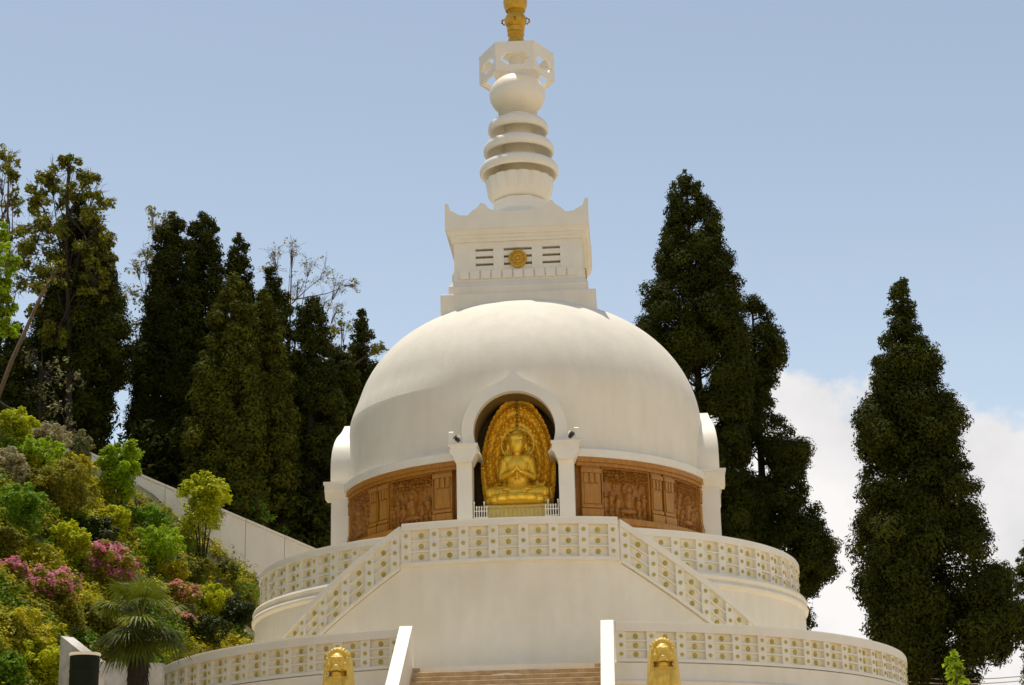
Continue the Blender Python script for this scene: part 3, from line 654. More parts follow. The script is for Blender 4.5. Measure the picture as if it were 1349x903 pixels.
# ------------------------------------------------------------------ gold lions on white pedestals
def lion(x, nm):
    y = -17.0; z = 6.90; t = thing('lion_statue', 'gold seated lion statue with curly mane to the %s of the front stair' % nm, 'statue', (x, y, 5.0), 'gold lions flanking the stair')
    b = MB()
    b.ell((x, y + .02, z - .44), (.32, .36, .42), n=24); b.ell((x, y - .18, z - .46), (.25, .26, .30), n=20)       # skull, face
    b.ell((x, y - .40, z - .62), (.15, .13, .12), n=16); b.ell((x, y - .50, z - .57), (.075, .05, .05)); b.ell((x, y - .34, z - .76), (.14, .14, .06))
    for s in (-1, 1):
        b.ell((x + s * .11, y - .40, z - .33), (.085, .06, .05)); b.ell((x + s * .11, y - .42, z - .42), (.045, .03, .03)); b.ell((x + s * .08, y - .47, z - .65), (.07, .06, .06)); b.ell((x + s * .20, y - .26, z - .55), (.09, .12, .13))
        b.ell((x + s * .30, y - .05, z - .22), (.06, .07, .08))
        for k in range(7):       # long combed locks beside the face
            t0 = k / 6; xa = x + s * (.27 + .07 * t0); yy = y - .26 + .34 * t0
            b.tube([(xa, yy, z - .30), (xa + s * .03, yy - .02, z - .62), (xa + s * .06, yy - .03, z - .95), (xa + s * .10, yy - .04, z - 1.35)], [.035, .05, .052, .04], 7)
        b.ell((x + s * .26, y - .28, z - 1.35), (.14, .18, .5)); b.ell((x + s * .26, y - .42, z - 1.78), (.15, .22, .10)); b.ell((x + s * .34, y + .25, z - 1.5), (.2, .4, .3))
    for k in range(7): xx = x + (k - 3) * .085; b.tube([(xx, y - .26, z - .82), (xx * .3 + x * .7 + (xx - x) * .9, y - .34, z - 1.1), (xx, y - .34, z - 1.4)], [.05, .055, .03], 7)
    b.ell((x, y + .05, z - 1.2), (.40, .42, .62), n=20)
    for q, (rr, dz, yy, n, sz) in enumerate(((.275, .05, -.20, 11, .052), (.30, .03, -.08, 11, .055), (.30, .015, .05, 10, .055), (.25, .03, .18, 8, .05))):
        for k in range(n):
            a = PI * (.03 + .94 * k / (n - 1)); b.ell((x + rr * math.cos(a), y + yy, z - dz - .30 + rr * math.sin(a) * .96), (sz, sz, sz), n=8)
    o = b.build('body', goldl, t, fix=False); remesh(o, 0.020, 2)
    # mouth line
    b = MB(); b.tube([(x - .15, y - .44, z - .725), (x - .06, y - .52, z - .705), (x + .06, y - .52, z - .705), (x + .15, y - .44, z - .725)], .016, 6); b.build('mouth', nichem, t)
    t2 = thing('pedestal', 'white block pedestal under the gold lion %s of the front stair' % nm, 'pedestal', (x, y, 3), 'lion pedestals')
    b = MB(); b.bbox(x - .55, x + .55, y - .75, y + .75, 2.8, 4.95, .03); b.bbox(x - .65, x + .65, y - .85, y + .85, 4.955, 5.10, .03); b.build('block', white2, t2)
lion(-4.42, 'left'); lion(4.52, 'right')

# ------------------------------------------------------------------ walls and hardware on the left
A_, B_ = at(-70, 516, 8.0), at(425, 727, 20.0)
bw = thing('boundary_wall', 'long pale concrete wall stepping down the hill behind the garden to the stupa', 'wall', (float(A_[0]), 8, 12))
npan = 9
dv = B_ - A_; hd = np.array([dv[0], dv[1], 0]); hd /= np.linalg.norm(hd); nr = np.array([hd[1], -hd[0], 0])
for i in range(npan):
    p, q = A_ + dv * (i / npan), A_ + dv * ((i + 1) / npan); p = p + hd * .015; q = q - hd * .015; b = MB(); P = []
    for e, top in ((0, False), (1, False)):
        pass
    for zz in (0, 1):
        for pt, off in ((p, 0), (q, 0), (q, -.25), (p, -.25)):
            c = pt + nr * (0.0 + off * 1.0); P.append((c[0], c[1], (pt[2] - .12) if zz else ground_z(pt[0], pt[1]) - 1.5))
    b.hexa(P); b.build('wall_panel', conc, bw)
    b = MB(); P = []
    for zz in (0, 1):
        for pt, off in ((p, .06), (q, .06), (q, -.31), (p, -.31)):
            c = pt + nr * off; P.append((c[0], c[1], pt[2] - (.118 if zz == 0 else 0)))
    b.hexa(P); b.build('coping', conc, bw)
hr = thing('handrail', 'dark iron handrail running down the hill above the boundary wall at far left', 'railing', (float(A_[0]), 9, 18))
p0, p1 = at(-60, 492, 9.5), at(120, 606, 13.0)
b = MB(); b.tube([p0, p1], .05, 6); b.build('top_rail', railm, hr)
for i in range(8):
    p = p0 + (p1 - p0) * (i / 7); b = MB(); b.tube([p, (p[0], p[1], p[2] - 1.1)], .035, 6); b.build('post', railm, hr)
# stained retaining wall behind the palm, wing wall beside the drum
def slab(mb, p, q, z0p, z0q, th, nrm, z1p, z1q):
    P = []
    for zz in (0, 1):
        for pt, off, zb, zt_ in ((p, 0, z0p, z1p), (q, 0, z0q, z1q), (q, th, z0q, z1q), (p, th, z0p, z1p)):
            P.append((pt[0] + nrm[0] * off, pt[1] + nrm[1] * off, zt_ if zz else zb))
    mb.hexa(P)
rw = thing('retaining_wall', 'low stained pale wall at the foot of the garden behind the palm trunk', 'wall', (-13, -9, 3))
p, q = at(118, 874, -9.0), at(214, 876, -9.0); b = MB(); slab(b, p, q, 2.5, 2.5, .3, (0, 1), p[2], q[2]); b.build('wall_panel', conc2, rw)
b = MB(); slab(b, p, q, p[2], q[2], .42, (0, 1), p[2] + .06, q[2] + .06); b.build('coping', conc2, rw)
ww = thing('wing_wall', 'small slanting pale wing wall above the dark drum at lower left', 'wall', (-14, -14, 3))
p, q = at(80, 838, -14.0), at(122, 866, -15.0)
nn_ = np.array([-(q - p)[1], (q - p)[0]]); nn_ = nn_ / np.linalg.norm(nn_)
b = MB(); slab(b, p, q, 2.5, 2.5, .45, nn_, p[2], q[2] - .1); b.build('wall_panel', conc2, ww)
dr = thing('drum', 'dark green metal drum with a pale rim at lower left beside the palm', 'drum', tuple(at(112, 905, -27.0)))
c = at(112, 862, -27.0); b = MB(); b.lathe([(.30, c[2] - 1.25), (.325, c[2] - 1.2), (.325, c[2] - .85), (.34, c[2] - .82), (.325, c[2] - .79), (.325, c[2] - .42), (.34, c[2] - .39), (.325, c[2] - .36), (.325, c[2] - .03)], 40, c=(c[0], c[1])); b.build('barrel', darkm, dr, smooth=40)
b = MB(); b.lathe([(.335, c[2] - .05), (.355, c[2] - .02), (.345, c[2] + .015), (.30, c[2] + .01), (.28, c[2] - .04)], 40, c=(c[0], c[1])); b.build('rim', white2, dr, smooth=40)
dp = thing('plinth', 'plain pale masonry plinth standing under the dark green drum', 'plinth', (float(c[0]), float(c[1]), 3)); b = MB(); b.bbox(c[0] - .4, c[0] + .4, c[1] - .4, c[1] + .4, base_z(c[1]) - .2, c[2] - 1.25, .03); b.build('block', conc2, dp)
for k, (yy, lb) in enumerate(((879, 'upper'), (885, 'lower'))):
    b = MB(); p, q = at(1100, yy - 1, 9.0), at(1420, yy + 1, 9.0); pts = [p + (q - p) * t + np.array([0, 0, -.5 * 4 * t * (1 - t)]) for t in np.linspace(0, 1, 13)]
    b.tube(pts, .022, 5); tag(b.build('cable', conc), '%s of two thin pale cables strung past the big right-hand cedar' % lb, 'cable', 'cables at right')

# ------------------------------------------------------------------ foliage
def leaf_mesh(name, P, size, m, parent=None, seed=0, asp=0.45, droop=None, tintv=0.45, hue=0.12, nrm=None, face=None, ctint=None, tri=False):
    """one bent leaf (two triangles) per point"""
    r = np.random.default_rng(seed); n = len(P); P = np.asarray(P, np.float32)
    d = r.normal(size=(n, 3)); 
    if nrm is not None: d = d * .55 + nrm
    if droop is not None: d += np.array(droop)
    d /= np.linalg.norm(d, axis=1, keepdims=True)
    if face is not None:      # leaf faces roughly outward, like the skin of its clump
        f = face + r.normal(size=(n, 3)) * .30; f /= np.linalg.norm(f, axis=1, keepdims=True); d -= f * (d * f).sum(1, keepdims=True); d /= np.linalg.norm(d, axis=1, keepdims=True); s = np.cross(f, d)
    else: s = np.cross(d, r.normal(size=(n, 3)))
    s /= np.linalg.norm(s, axis=1, keepdims=True)
    L_ = (size * r.uniform(.55, 1.35, n))[:, None]; Wd = L_ * asp
    nn = np.cross(d, s)
    a = P; bb = P + d * L_ * .5 + s * Wd * .5 + nn * L_ * .08; cc = P + d * L_; e = P + d * L_ * .5 - s * Wd * .5 + nn * L_ * .08
    V = np.stack([a, bb, cc, e], 1).reshape(-1, 3); K = 4
    if tri: V = np.stack([P + s * Wd * .5, P + d * L_, P - s * Wd * .5], 1).reshape(-1, 3); K = 3
    me = bpy.data.meshes.new(name); me.vertices.add(K * n); me.vertices.foreach_set('co', V.astype(np.float32).ravel())
    me.loops.add(K * n); me.loops.foreach_set('vertex_index', np.arange(K * n, dtype=np.int32))
    me.polygons.add(n); me.polygons.foreach_set('loop_start', np.arange(0, K * n, K, dtype=np.int32))
    me.update(calc_edges=True)
    ca = me.color_attributes.new('tint', 'FLOAT_COLOR', 'POINT')
    t = r.uniform(1 - tintv, 1 + tintv, n) * (1 if ctint is None else ctint); hh = r.normal(0, hue, n)
    col = np.stack([t * (1 + hh), t, t * (1 - hh * .5), np.ones(n)], -1); col = np.repeat(col, K, axis=0).clip(0.05, 2.5)
    ca.data.foreach_set('color', col.astype(np.float32).ravel())
    me.materials.append(m); o = bpy.data.objects.new(name, me); C.objects.link(o)
    if parent: o.parent = parent; o.matrix_parent_inverse = parent.matrix_world.inverted()
    return o
def clump_points(C0, rad, n, r, flat=.75):
    """n points round each centre (K,3) with radii (K,), denser to the outside"""
    K = len(C0); d = r.normal(size=(K, n, 3)); d /= np.linalg.norm(d, axis=2, keepdims=True)
    q = r.uniform(.35, 1.0, (K, n, 1)) ** .6; off = d * q * rad[:, None, None]; off[..., 2] *= flat
    P = C0[:, None, :] + off
    return P.reshape(-1, 3), d.reshape(-1, 3)
def vnoise(x, z, seed):
    def h(i, j): v = math.sin(i * 127.1 + j * 311.7 + seed * 17.3) * 43758.5453; return v - math.floor(v)
    i, j = math.floor(x), math.floor(z); u, v = x - i, z - j; u = u * u * (3 - 2 * u); v = v * v * (3 - 2 * v)
    return (h(i, j) * (1 - u) + h(i + 1, j) * u) * (1 - v) + (h(i, j + 1) * (1 - u) + h(i + 1, j + 1) * u) * v
def conifer(outl, Y, label, seed, m=lf_con, dens=1.0, leaf=.151, gaps=.0, group='tall dark cedars', trunk_px=None, clump=1.0, depth=.8):
    """outl: (y, xleft, xright) rows of the outline in the measuring frame, stood at distance Y"""
    r = np.random.default_rng(seed); O = []
    for (y, xl, xr) in outl:
        l, q = at(xl, y, Y), at(xr, y, Y); O.append((l[2], l[0], q[0]))
    O.sort(); O = np.array(O); zt = O[-1, 0]; zb0 = O[0, 0]
    tx = trunk_px and at(trunk_px, outl[len(outl) // 2][0], Y)[0] or float(O[-1, 1:].mean() * .5 + O[len(O) // 2, 1:].mean() * .5)
    gz = ground_z(tx, Y); topx = O[-1, 1:].mean()
    T = thing('cedar_tree', label, 'tree', (float(tx), Y, gz), group)
    axis = lambda z: tx + (topx - tx) * np.clip((z - gz) / (zt - gz), 0, 1)
    b = MB(); zs = np.linspace(gz - .5, zt - .8, 14); b.tube([(float(axis(z)), Y, z) for z in zs], [max(.05, .42 * (1 - (z - gz) / (zt - gz)) + .04) for z in zs], 8)
    b.build('trunk', barkd, T, smooth=60)
    Cs = []; Rs = []; lb = MB(); z = zb0
    while z < zt - .15:
        wl = np.interp(z, O[:, 0], O[:, 1]); wr = np.interp(z, O[:, 0], O[:, 2]); wd = wr - wl
        cr0 = clump * np.clip(.13 * wd + .20, .26, .85)
        for _ in range(max(3, int(3 + 1.9 * wd * dens))):
            ph = r.uniform(0, 2 * PI); ax = axis(z); e = (wr - ax) if math.cos(ph) > 0 else (ax - wl)
            R = abs(math.cos(ph)) * e + abs(math.sin(ph)) * wd * .5 * depth
            cr_ = cr0 * r.uniform(.7, 1.25); f = r.uniform(.3, 1.0) ** .5; rad = max(0, (R - cr_ * .9)) * f
            c = (ax + rad * math.cos(ph), Y + rad * math.sin(ph), z + r.uniform(-.25, .25) - .06 * rad)
            if gaps and abs(c[0] - ax) < .80 * e and wd > 2 and vnoise(c[0] * 1.7, c[2] * 1.5, seed) < gaps: 
                if r.uniform() < .22: lb.tube([(float(ax), Y, z - .22 * rad), ((ax + c[0]) / 2, (Y + c[1]) / 2, z - .02 * rad + .1), c], [.05, .035, .012], 4)
                continue
            Cs.append(c); Rs.append(cr_)
            if r.uniform() < .16 and wd > 2: lb.tube([(float(ax), Y, z - .18 * rad), ((ax + c[0]) / 2, (Y + c[1]) / 2, z - .02 * rad - .05), c], [.07, .045, .02], 4)
        z += .46
    for i in range(len(O) - 1):      # clumps that carry the outline itself
        seg = max(1, int((O[i + 1, 0] - O[i, 0]) / .55))
        for k in range(seg):
            zz = O[i, 0] + (O[i + 1, 0] - O[i, 0]) * (k + r.uniform()) / seg; wd = np.interp(zz, O[:, 0], O[:, 2]) - np.interp(zz, O[:, 0], O[:, 1])
            for col, sg in ((1, 1), (2, -1)):
                xx = np.interp(zz, O[:, 0], O[:, col]); cr_ = clump * r.uniform(.30, .62) * np.clip(wd / 3, .45, 1); Cs.append((xx + sg * cr_ * .85, Y + r.uniform(-.8, .8), zz)); Rs.append(cr_)
    if len(lb.v): tag(lb.build('limbs', barkd, T), kind='stuff')
    Cs = np.array(Cs); Rs = np.array(Rs)
    cnt = np.maximum(30, (300 * dens * (Rs / .7) ** 2 * (.21 / leaf) ** 1.9)).astype(int); idx = np.repeat(np.arange(len(Cs)), cnt)
    d = r.normal(size=(len(idx), 3)); d /= np.linalg.norm(d, axis=1, keepdims=True); q = r.uniform(.1, 1.0, (len(idx), 1)) ** .45
    lump = 1 + .18 * np.sin(d[:, :1] * 6 + idx[:, None]) * np.cos(d[:, 2:3] * 7 + idx[:, None] * 1.7)
    P = Cs[idx] + d * q * lump * Rs[idx][:, None] * np.array([1, 1, .82])
    ct = np.repeat(r.uniform(.70, 1.35, len(Cs)), cnt)
    leaf_mesh('crown', P, leaf, m, T, seed, tri=True, asp=.62, droop=(0, 0, .25), tintv=.16, hue=.05, ctint=ct, face=d + np.array([0, 0, .35]))
    return T

conifer([(228, 899, 907), (245, 885, 922), (275, 872, 938), (285, 880, 948), (320, 864, 955), (345, 861, 966), (368, 866, 972), (395, 846, 974), (425, 839, 976), (450, 850, 985), (480, 862, 990), (560, 868, 985), (650, 868, 990), (760, 868, 990)], 24,
        'tallest dark cedar right of the dome with its pointed top highest in the sky', 21, gaps=.30, trunk_px=920)
conifer([(389, 986, 994), (410, 968, 1010), (440, 958, 1030), (475, 955, 1038), (500, 958, 1030), (520, 965, 1018), (545, 965, 1022), (575, 960, 1052), (600, 958, 1068), (622, 965, 1058), (640, 960, 1066), (665, 955, 1080), (700, 955, 1090), (735, 955, 1108), (762, 965, 1098), (780, 975, 1080), (800, 990, 1066), (815, 1000, 1074), (850, 1000, 1070), (910, 1000, 1060)], 27,
        'shorter lopsided cedar against the white cloud just right of the tallest cedar', 22, gaps=.38, clump=1.1, trunk_px=1003)
conifer([(366, 1180, 1188), (385, 1172, 1197), (410, 1166, 1206), (440, 1160, 1212), (462, 1154, 1222), (472, 1150, 1244), (490, 1146, 1246), (505, 1148, 1238), (520, 1152, 1238), (530, 1140, 1262), (545, 1126, 1271), (565, 1123, 1270), (585, 1134, 1256), (605, 1140, 1264), (640, 1128, 1292), (665, 1124, 1298), (690, 1136, 1288), (705, 1128, 1306), (735, 1130, 1318), (765, 1142, 1334), (800, 1150, 1346), (835, 1148, 1344), (862, 1160, 1338), (875, 1176, 1320), (900, 1190, 1290), (940, 1196, 1280)], 10,
        'broad lone cedar at far right standing clear of the stupa', 23, gaps=.35, clump=1.15, trunk_px=1203)
conifer([(712, 1352, 1362), (740, 1340, 1380), (800, 1338, 1400), (860, 1344, 1420), (920, 1350, 1420)], 12, 'sliver of olive cedar cut off by the right edge of the picture', 24, m=lf_con2, gaps=.3)
LT = [
 ([(262, 100, 108), (290, 88, 130), (330, 78, 145), (380, 62, 158), (430, 50, 168), (470, 46, 172), (492, 55, 168), (512, 60, 152), (590, 55, 142), (660, 55, 142)], 22, 'wide dark cedar at far left below the olive-topped tree', lf_con),
 ([(284, 224, 236), (305, 208, 256), (350, 198, 262), (400, 190, 268), (450, 180, 272), (500, 172, 275), (540, 172, 275), (600, 172, 275), (690, 168, 275)], 26, 'bushy dark cedar with a blunt top right of the gap of sky', lf_con),
 ([(276, 262, 272), (300, 250, 288), (340, 244, 294), (400, 240, 300), (500, 236, 305), (640, 236, 305)], 27, 'slim dark cedar pressed against the blunt-topped cedar', lf_con),
 ([(311, 311, 318), (330, 302, 328), (360, 294, 334), (420, 284, 340), (520, 278, 345), (660, 280, 345)], 28, 'narrow spired cedar rising in the middle of the left-hand row', lf_con),
 ([(362, 302, 312), (390, 288, 328), (430, 274, 338), (480, 262, 344), (530, 250, 348), (580, 242, 350), (640, 246, 350), (700, 250, 350)], 20, 'olive-tipped front cedar behind the leafy topiary', lf_con2),
 ([(382, 342, 354), (410, 332, 366), (450, 326, 376), (500, 320, 386), (550, 318, 393), (600, 318, 394), (700, 322, 392)], 22, 'olive-edged conical cedar beside the front one', lf_con2),
 ([(352, 352, 362), (380, 342, 380), (430, 340, 392), (520, 340, 400), (660, 340, 400)], 29, 'half hidden dark cedar under the bare branches', lf_con),
 ([(393, 402, 416), (412, 392, 428), (450, 386, 438), (500, 382, 448), (560, 380, 456), (640, 380, 458), (730, 385, 450)], 24, 'rounded dark cedar nearest the left shoulder of the stupa', lf_con),
 ([(410, 474, 482), (430, 464, 491), (460, 458, 498), (490, 450, 505), (540, 440, 505), (640, 430, 490)], 30, 'small pointed cedar peeping just left of the dome', lf_con),
 ([(455, 440, 455), (480, 428, 470), (540, 415, 480), (620, 405, 480), (720, 395, 465)], 27, 'low dark cedar filling the dip beside the dome', lf_con),
 ([(400, -20, 5), (450, -30, 40), (520, -30, 70), (600, -20, 75)], 20, 'dark shadowy cedar at the left edge behind the leaning trunk', lf_con),
]
for i, (o_, Y, lb, mm) in enumerate(LT): conifer(o_, Y, lb, 40 + i, m=mm, dens=1.0, leaf=.17, depth=.75)

def decid(name, label, base, top, blobs, m, seed, bark=barkl, leaf=.2, n=90, lean=None, tr=.18, branches=True, group=None, fork=.45):
    """broad-leaved tree: trunk from base to fork, limbs to each blob (centre, radius), leaves in the blobs"""
    r = np.random.default_rng(seed); T = thing(name, label, 'tree', tuple(float(v) for v in base), group)
    base = np.array(base, float); top = np.array(top, float); b = MB(); fk = base + (top - base) * fork
    b.tube([base - [0, 0, .6], base + (fk - base) * .5 + r.normal(0, .08, 3), fk, fk + (top - fk) * .5 + r.normal(0, .1, 3), top], [tr, tr * .85, tr * .7, tr * .45, tr * .15], 8); b.build('trunk', bark, T, smooth=60)
    lb = MB()
    for (c, rad) in blobs:
        c = np.array(c); s = fk + (top - fk) * r.uniform(0, .7); md = (s + c) / 2 + r.normal(0, .15, 3); lb.tube([s, md, c], [tr * .35, tr * .2, tr * .07], 5)
        for k in range(12):
            e = c + r.normal(0, rad * .6, 3); lb.tube([(s + c) / 2 * .3 + c * .7, (c + e) / 2 + r.normal(0, .08, 3), e], [tr * .10, tr * .06, .012], 4)
            for q in range(3): lb.tube([(c + e) / 2, e + r.normal(0, rad * .3, 3)], [tr * .05, .008], 3)
    lb.build('limbs', bark, T)
    if n:
        Cs = np.array([c for c, _ in blobs]); Rs = np.array([q for _, q in blobs])
        sub = []; sr = []
        for c, q in zip(Cs, Rs):
            for k in range(10): sub.append(c + r.normal(0, q * .55, 3)); sr.append(q * r.uniform(.28, .5))
        P, D = clump_points(np.array(sub), np.array(sr), max(4, n // 10), r); leaf_mesh('crown', P, leaf, m, T, seed, asp=.6, tintv=.35, hue=.12, face=D + np.array([0, 0, .5]))
    return T
def blobs_px(rows, Y, r, sc): return [(at(x + r.uniform(-4, 4), y + r.uniform(-4, 4), Y + r.uniform(-1.2, 1.2)), rr * sc) for x, y, rr in rows]
rr_ = np.random.default_rng(9)
def gbase(x, Y): p = at(x, 600, Y); return (float(p[0]), Y, ground_z(float(p[0]), Y))
decid('broadleaf_tree', 'tall olive broadleaf tree at far left, highest of the trees over the garden', gbase(95, 20.3), at(90, 215, 20.3),
      blobs_px([(88, 222, 16), (65, 235, 16), (112, 235, 16), (50, 262, 17), (80, 258, 22), (118, 262, 20), (130, 292, 18), (98, 290, 24), (60, 295, 22), (40, 320, 20), (75, 330, 26), (115, 330, 24), (142, 318, 12), (148, 345, 10), (90, 370, 26), (50, 370, 24), (125, 372, 20), (100, 410, 22), (60, 415, 24), (75, 445, 20)], 20.3, rr_, 1 / 25.), lf_olive, 61, n=800, leaf=.20, tr=.2, bark=barkd)
decid('broadleaf_tree', 'pale thin-topped broadleaf tree cut by the left edge of the picture', gbase(10, 22), at(12, 200, 22),
      blobs_px([(8, 205, 15), (14, 228, 14), (0, 245, 16), (20, 270, 14), (-5, 285, 18), (28, 300, 14), (12, 330, 20), (38, 345, 14), (20, 380, 20), (-20, 320, 22)], 22, rr_, 1 / 26.), lf_olive, 62, n=380, leaf=.18, tr=.16)
decid('broadleaf_tree', 'vivid green leafy tree at the left edge with sunlit leaves', gbase(-35, 4), at(-14, 330, 4),
      blobs_px([(2, 318, 14), (8, 345, 16), (-8, 335, 18), (12, 372, 15), (-5, 378, 20), (8, 400, 12), (-12, 420, 18), (10, 432, 11), (-25, 370, 24)], 4, rr_, 1 / 30.), lf_bright, 63, n=700, leaf=.16, tr=.12)
decid('leaning_tree', 'bare brown leaning trunk slanting up out of the left edge of the picture', at(-22, 560, 10), at(62, 372, 12), blobs_px([(70, 362, 16), (50, 380, 10)], 12, rr_, 1 / 30.), lf_olive, 64, n=120, tr=.12, fork=.9)
decid('broadleaf_tree', 'wispy pale tree in the sky gap left of the blunt-topped cedar', gbase(200, 31), at(210, 300, 31),
      blobs_px([(222, 285, 10), (205, 298, 10), (190, 335, 11), (182, 350, 10), (205, 340, 10), (178, 390, 12), (190, 400, 12), (172, 430, 12), (180, 460, 12), (170, 500, 10), (200, 280, 7)], 31, rr_, 1 / 24.), lf_grey, 65, n=90, leaf=.2, tr=.11)
decid('bare_tree', 'nearly leafless branching tree above the cedars left of the dome', gbase(385, 33), at(385, 320, 33),
      blobs_px([(362, 330, 13), (385, 325, 12), (350, 350, 12), (410, 345, 14), (395, 370, 14), (430, 365, 14), (448, 375, 12), (462, 375, 8), (425, 395, 14), (445, 405, 10), (375, 390, 12), (410, 420, 12), (440, 430, 10)], 33, rr_, 1 / 23.), lf_grey, 66, n=80, leaf=.14, tr=.13, bark=barkl)
decid('broadleaf_tree', 'thin yellowish tree between the rounded cedar and the small pointed one', gbase(450, 29), at(450, 420, 29),
      blobs_px([(450, 430, 10), (440, 455, 13), (458, 470, 12), (445, 490, 14), (500, 455, 8), (492, 462, 7), (432, 440, 8)], 29, rr_, 1 / 24.), lf_olive, 67, n=110, leaf=.18, tr=.1)
decid('sapling', 'small sunlit sapling poking above the boundary wall at its middle', gbase(350, 19.5), at(345, 662, 19.5), blobs_px([(346, 672, 9), (352, 684, 8), (338, 690, 7)], 19.5, rr_, 1 / 26.), lf_green, 68, n=110, leaf=.14, tr=.03, group='saplings behind the wall')
decid('sapling', 'tiny sapling just showing over the lower end of the boundary wall', gbase(374, 20.2), at(370, 688, 20.2), blobs_px([(370, 696, 6), (376, 700, 5)], 20.2, rr_, 1 / 26.), lf_green, 69, n=70, leaf=.12, tr=.02, group='saplings behind the wall')
pb = at(1256, 905, -6); decid('sapling', 'fresh green sapling at bottom right in front of the broad cedar', (float(pb[0]), -6, base_z(-6)), at(1256, 862, -6), blobs_px([(1255, 868, 6), (1250, 876, 6), (1262, 882, 7), (1254, 890, 8), (1266, 896, 8)], -6, rr_, 1 / 32.), lf_bright, 70, n=60, leaf=.2, tr=.03, bark=barkd)
decid('broadleaf_tree', 'scrawny grey-green understorey tree behind the leaning trunk', gbase(50, 17), at(55, 450, 17), blobs_px([(40, 470, 14), (70, 490, 16), (55, 520, 16), (85, 535, 14), (100, 500, 12), (95, 565, 12), (70, 560, 12)], 17, rr_, 1 / 26.), lf_grey, 81, n=90, leaf=.17, tr=.08, bark=barkd)
# the shadowy undergrowth between the trunks behind the wall
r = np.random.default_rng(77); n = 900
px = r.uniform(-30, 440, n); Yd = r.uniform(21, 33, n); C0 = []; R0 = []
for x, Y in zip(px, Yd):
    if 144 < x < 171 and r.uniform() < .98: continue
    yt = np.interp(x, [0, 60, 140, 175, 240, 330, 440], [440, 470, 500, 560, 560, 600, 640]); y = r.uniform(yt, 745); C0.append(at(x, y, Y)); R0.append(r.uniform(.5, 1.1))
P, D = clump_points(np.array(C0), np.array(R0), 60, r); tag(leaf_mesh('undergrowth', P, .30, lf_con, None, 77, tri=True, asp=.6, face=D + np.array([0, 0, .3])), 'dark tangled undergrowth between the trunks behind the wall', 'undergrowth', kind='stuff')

# ------------------------------------------------------------------ the garden
def bush(name, label, x, y, rx, ry, m, seed, leaf=.11, foot_y=None, dens=1.0, cat='shrub', group=None, flowers=None, stems=True, lift=.0, Y=None, lum=7, shape='round', fl_leaf=.12):
    r = np.random.default_rng(seed); foot = on_slope(x, foot_y or y + ry * .75) if Y is None else at(x, y + ry * .75, Y)
    Yd = float(foot[1]) + .1; c = at(x, y, Yd); sc = np.linalg.norm(c - CAM) / F0; Rx, Rz = rx * sc, ry * sc
    gz = ground_z(c[0], Yd) if Y is None else float(foot[2]) - .1
    T = thing(name, label, cat, (float(c[0]), Yd, float(gz)), group)
    b = MB()
    for k in range(5):
        a = r.uniform(0, 2 * PI); b.tube([(c[0] + .1 * math.cos(a), Yd + .1 * math.sin(a), gz - .3), (c[0] + Rx * .3 * math.cos(a), Yd + Rx * .3 * math.sin(a), (gz + c[2]) / 2), (c[0] + Rx * .6 * math.cos(a), Yd + Rx * .5 * math.sin(a), c[2] + Rz * .3)], [.045, .035, .012], 5)
    b.build('stem', barkd, T)
    d = r.normal(size=(lum * 7, 3)); d /= np.linalg.norm(d, axis=1, keepdims=True); q = r.uniform(.35, .82, (len(d), 1))
    cen = d * q * np.array([Rx, Rx * .9, Rz]); 
    if shape == 'cone': cen[:, :2] *= np.clip(.95 - .55 * (cen[:, 2:3] / Rz), .3, 1.25)
    cen += c; rad = np.full(len(cen), 1.) * min(Rx, Rz) * r.uniform(.20, .42, len(cen))
    sh_ = r.normal(size=(lum * 4, 3)); sh_[:, 2] = np.abs(sh_[:, 2]) + .3; sh_ /= np.linalg.norm(sh_, axis=1, keepdims=True)      # stray shoots that break the round outline
    cen = np.vstack([cen, c + sh_ * r.uniform(.80, 1.14, (len(sh_), 1)) * np.array([Rx, Rx, Rz])]); rad = np.concatenate([rad, np.full(len(sh_), min(Rx, Rz) * .16) * r.uniform(.7, 1.6, len(sh_))])
    nl = int(max(30, 88 * dens * (min(Rx, Rz) / .9) ** 1.5 * (.13 / leaf) ** 1.8)); P, D = clump_points(cen, rad, nl, r, .85)
    leaf_mesh('foliage', P, leaf, m, T, seed, asp=.55, face=D + np.array([0, 0, .9]), tintv=.28, hue=.08)
    if flowers:
        pk = np.repeat(r.uniform(size=len(cen)) < .74, nl); top = pk & (D[:, 2] > -.1) & (r.uniform(size=len(D)) < .62); P2 = P[top] + D[top] * .09 + np.array([0, 0, .03]); tag(leaf_mesh('flowers', P2, fl_leaf, flowers, T, seed + 1, asp=1.0, face=D[top] + np.array([0, 0, .5]), tintv=.3, hue=.04), kind='stuff')
    return T
GS = 'shrubs planted on the garden slope'
bush('topiary', 'tall egg-shaped bright green topiary in front of the boundary wall, farther up the slope', 156, 626, 29, 43, lf_bright, 101, foot_y=676, leaf=.15, dens=1.3, cat='topiary', group='clipped topiary trees', lum=10, shape='cone')
bush('topiary', 'egg-shaped lime green topiary on bare dark stems in front of the pale wall', 269, 671, 32, 41, lf_lime, 102, foot_y=742, leaf=.15, dens=.9, cat='topiary', group='clipped topiary trees', lum=9, shape='cone')
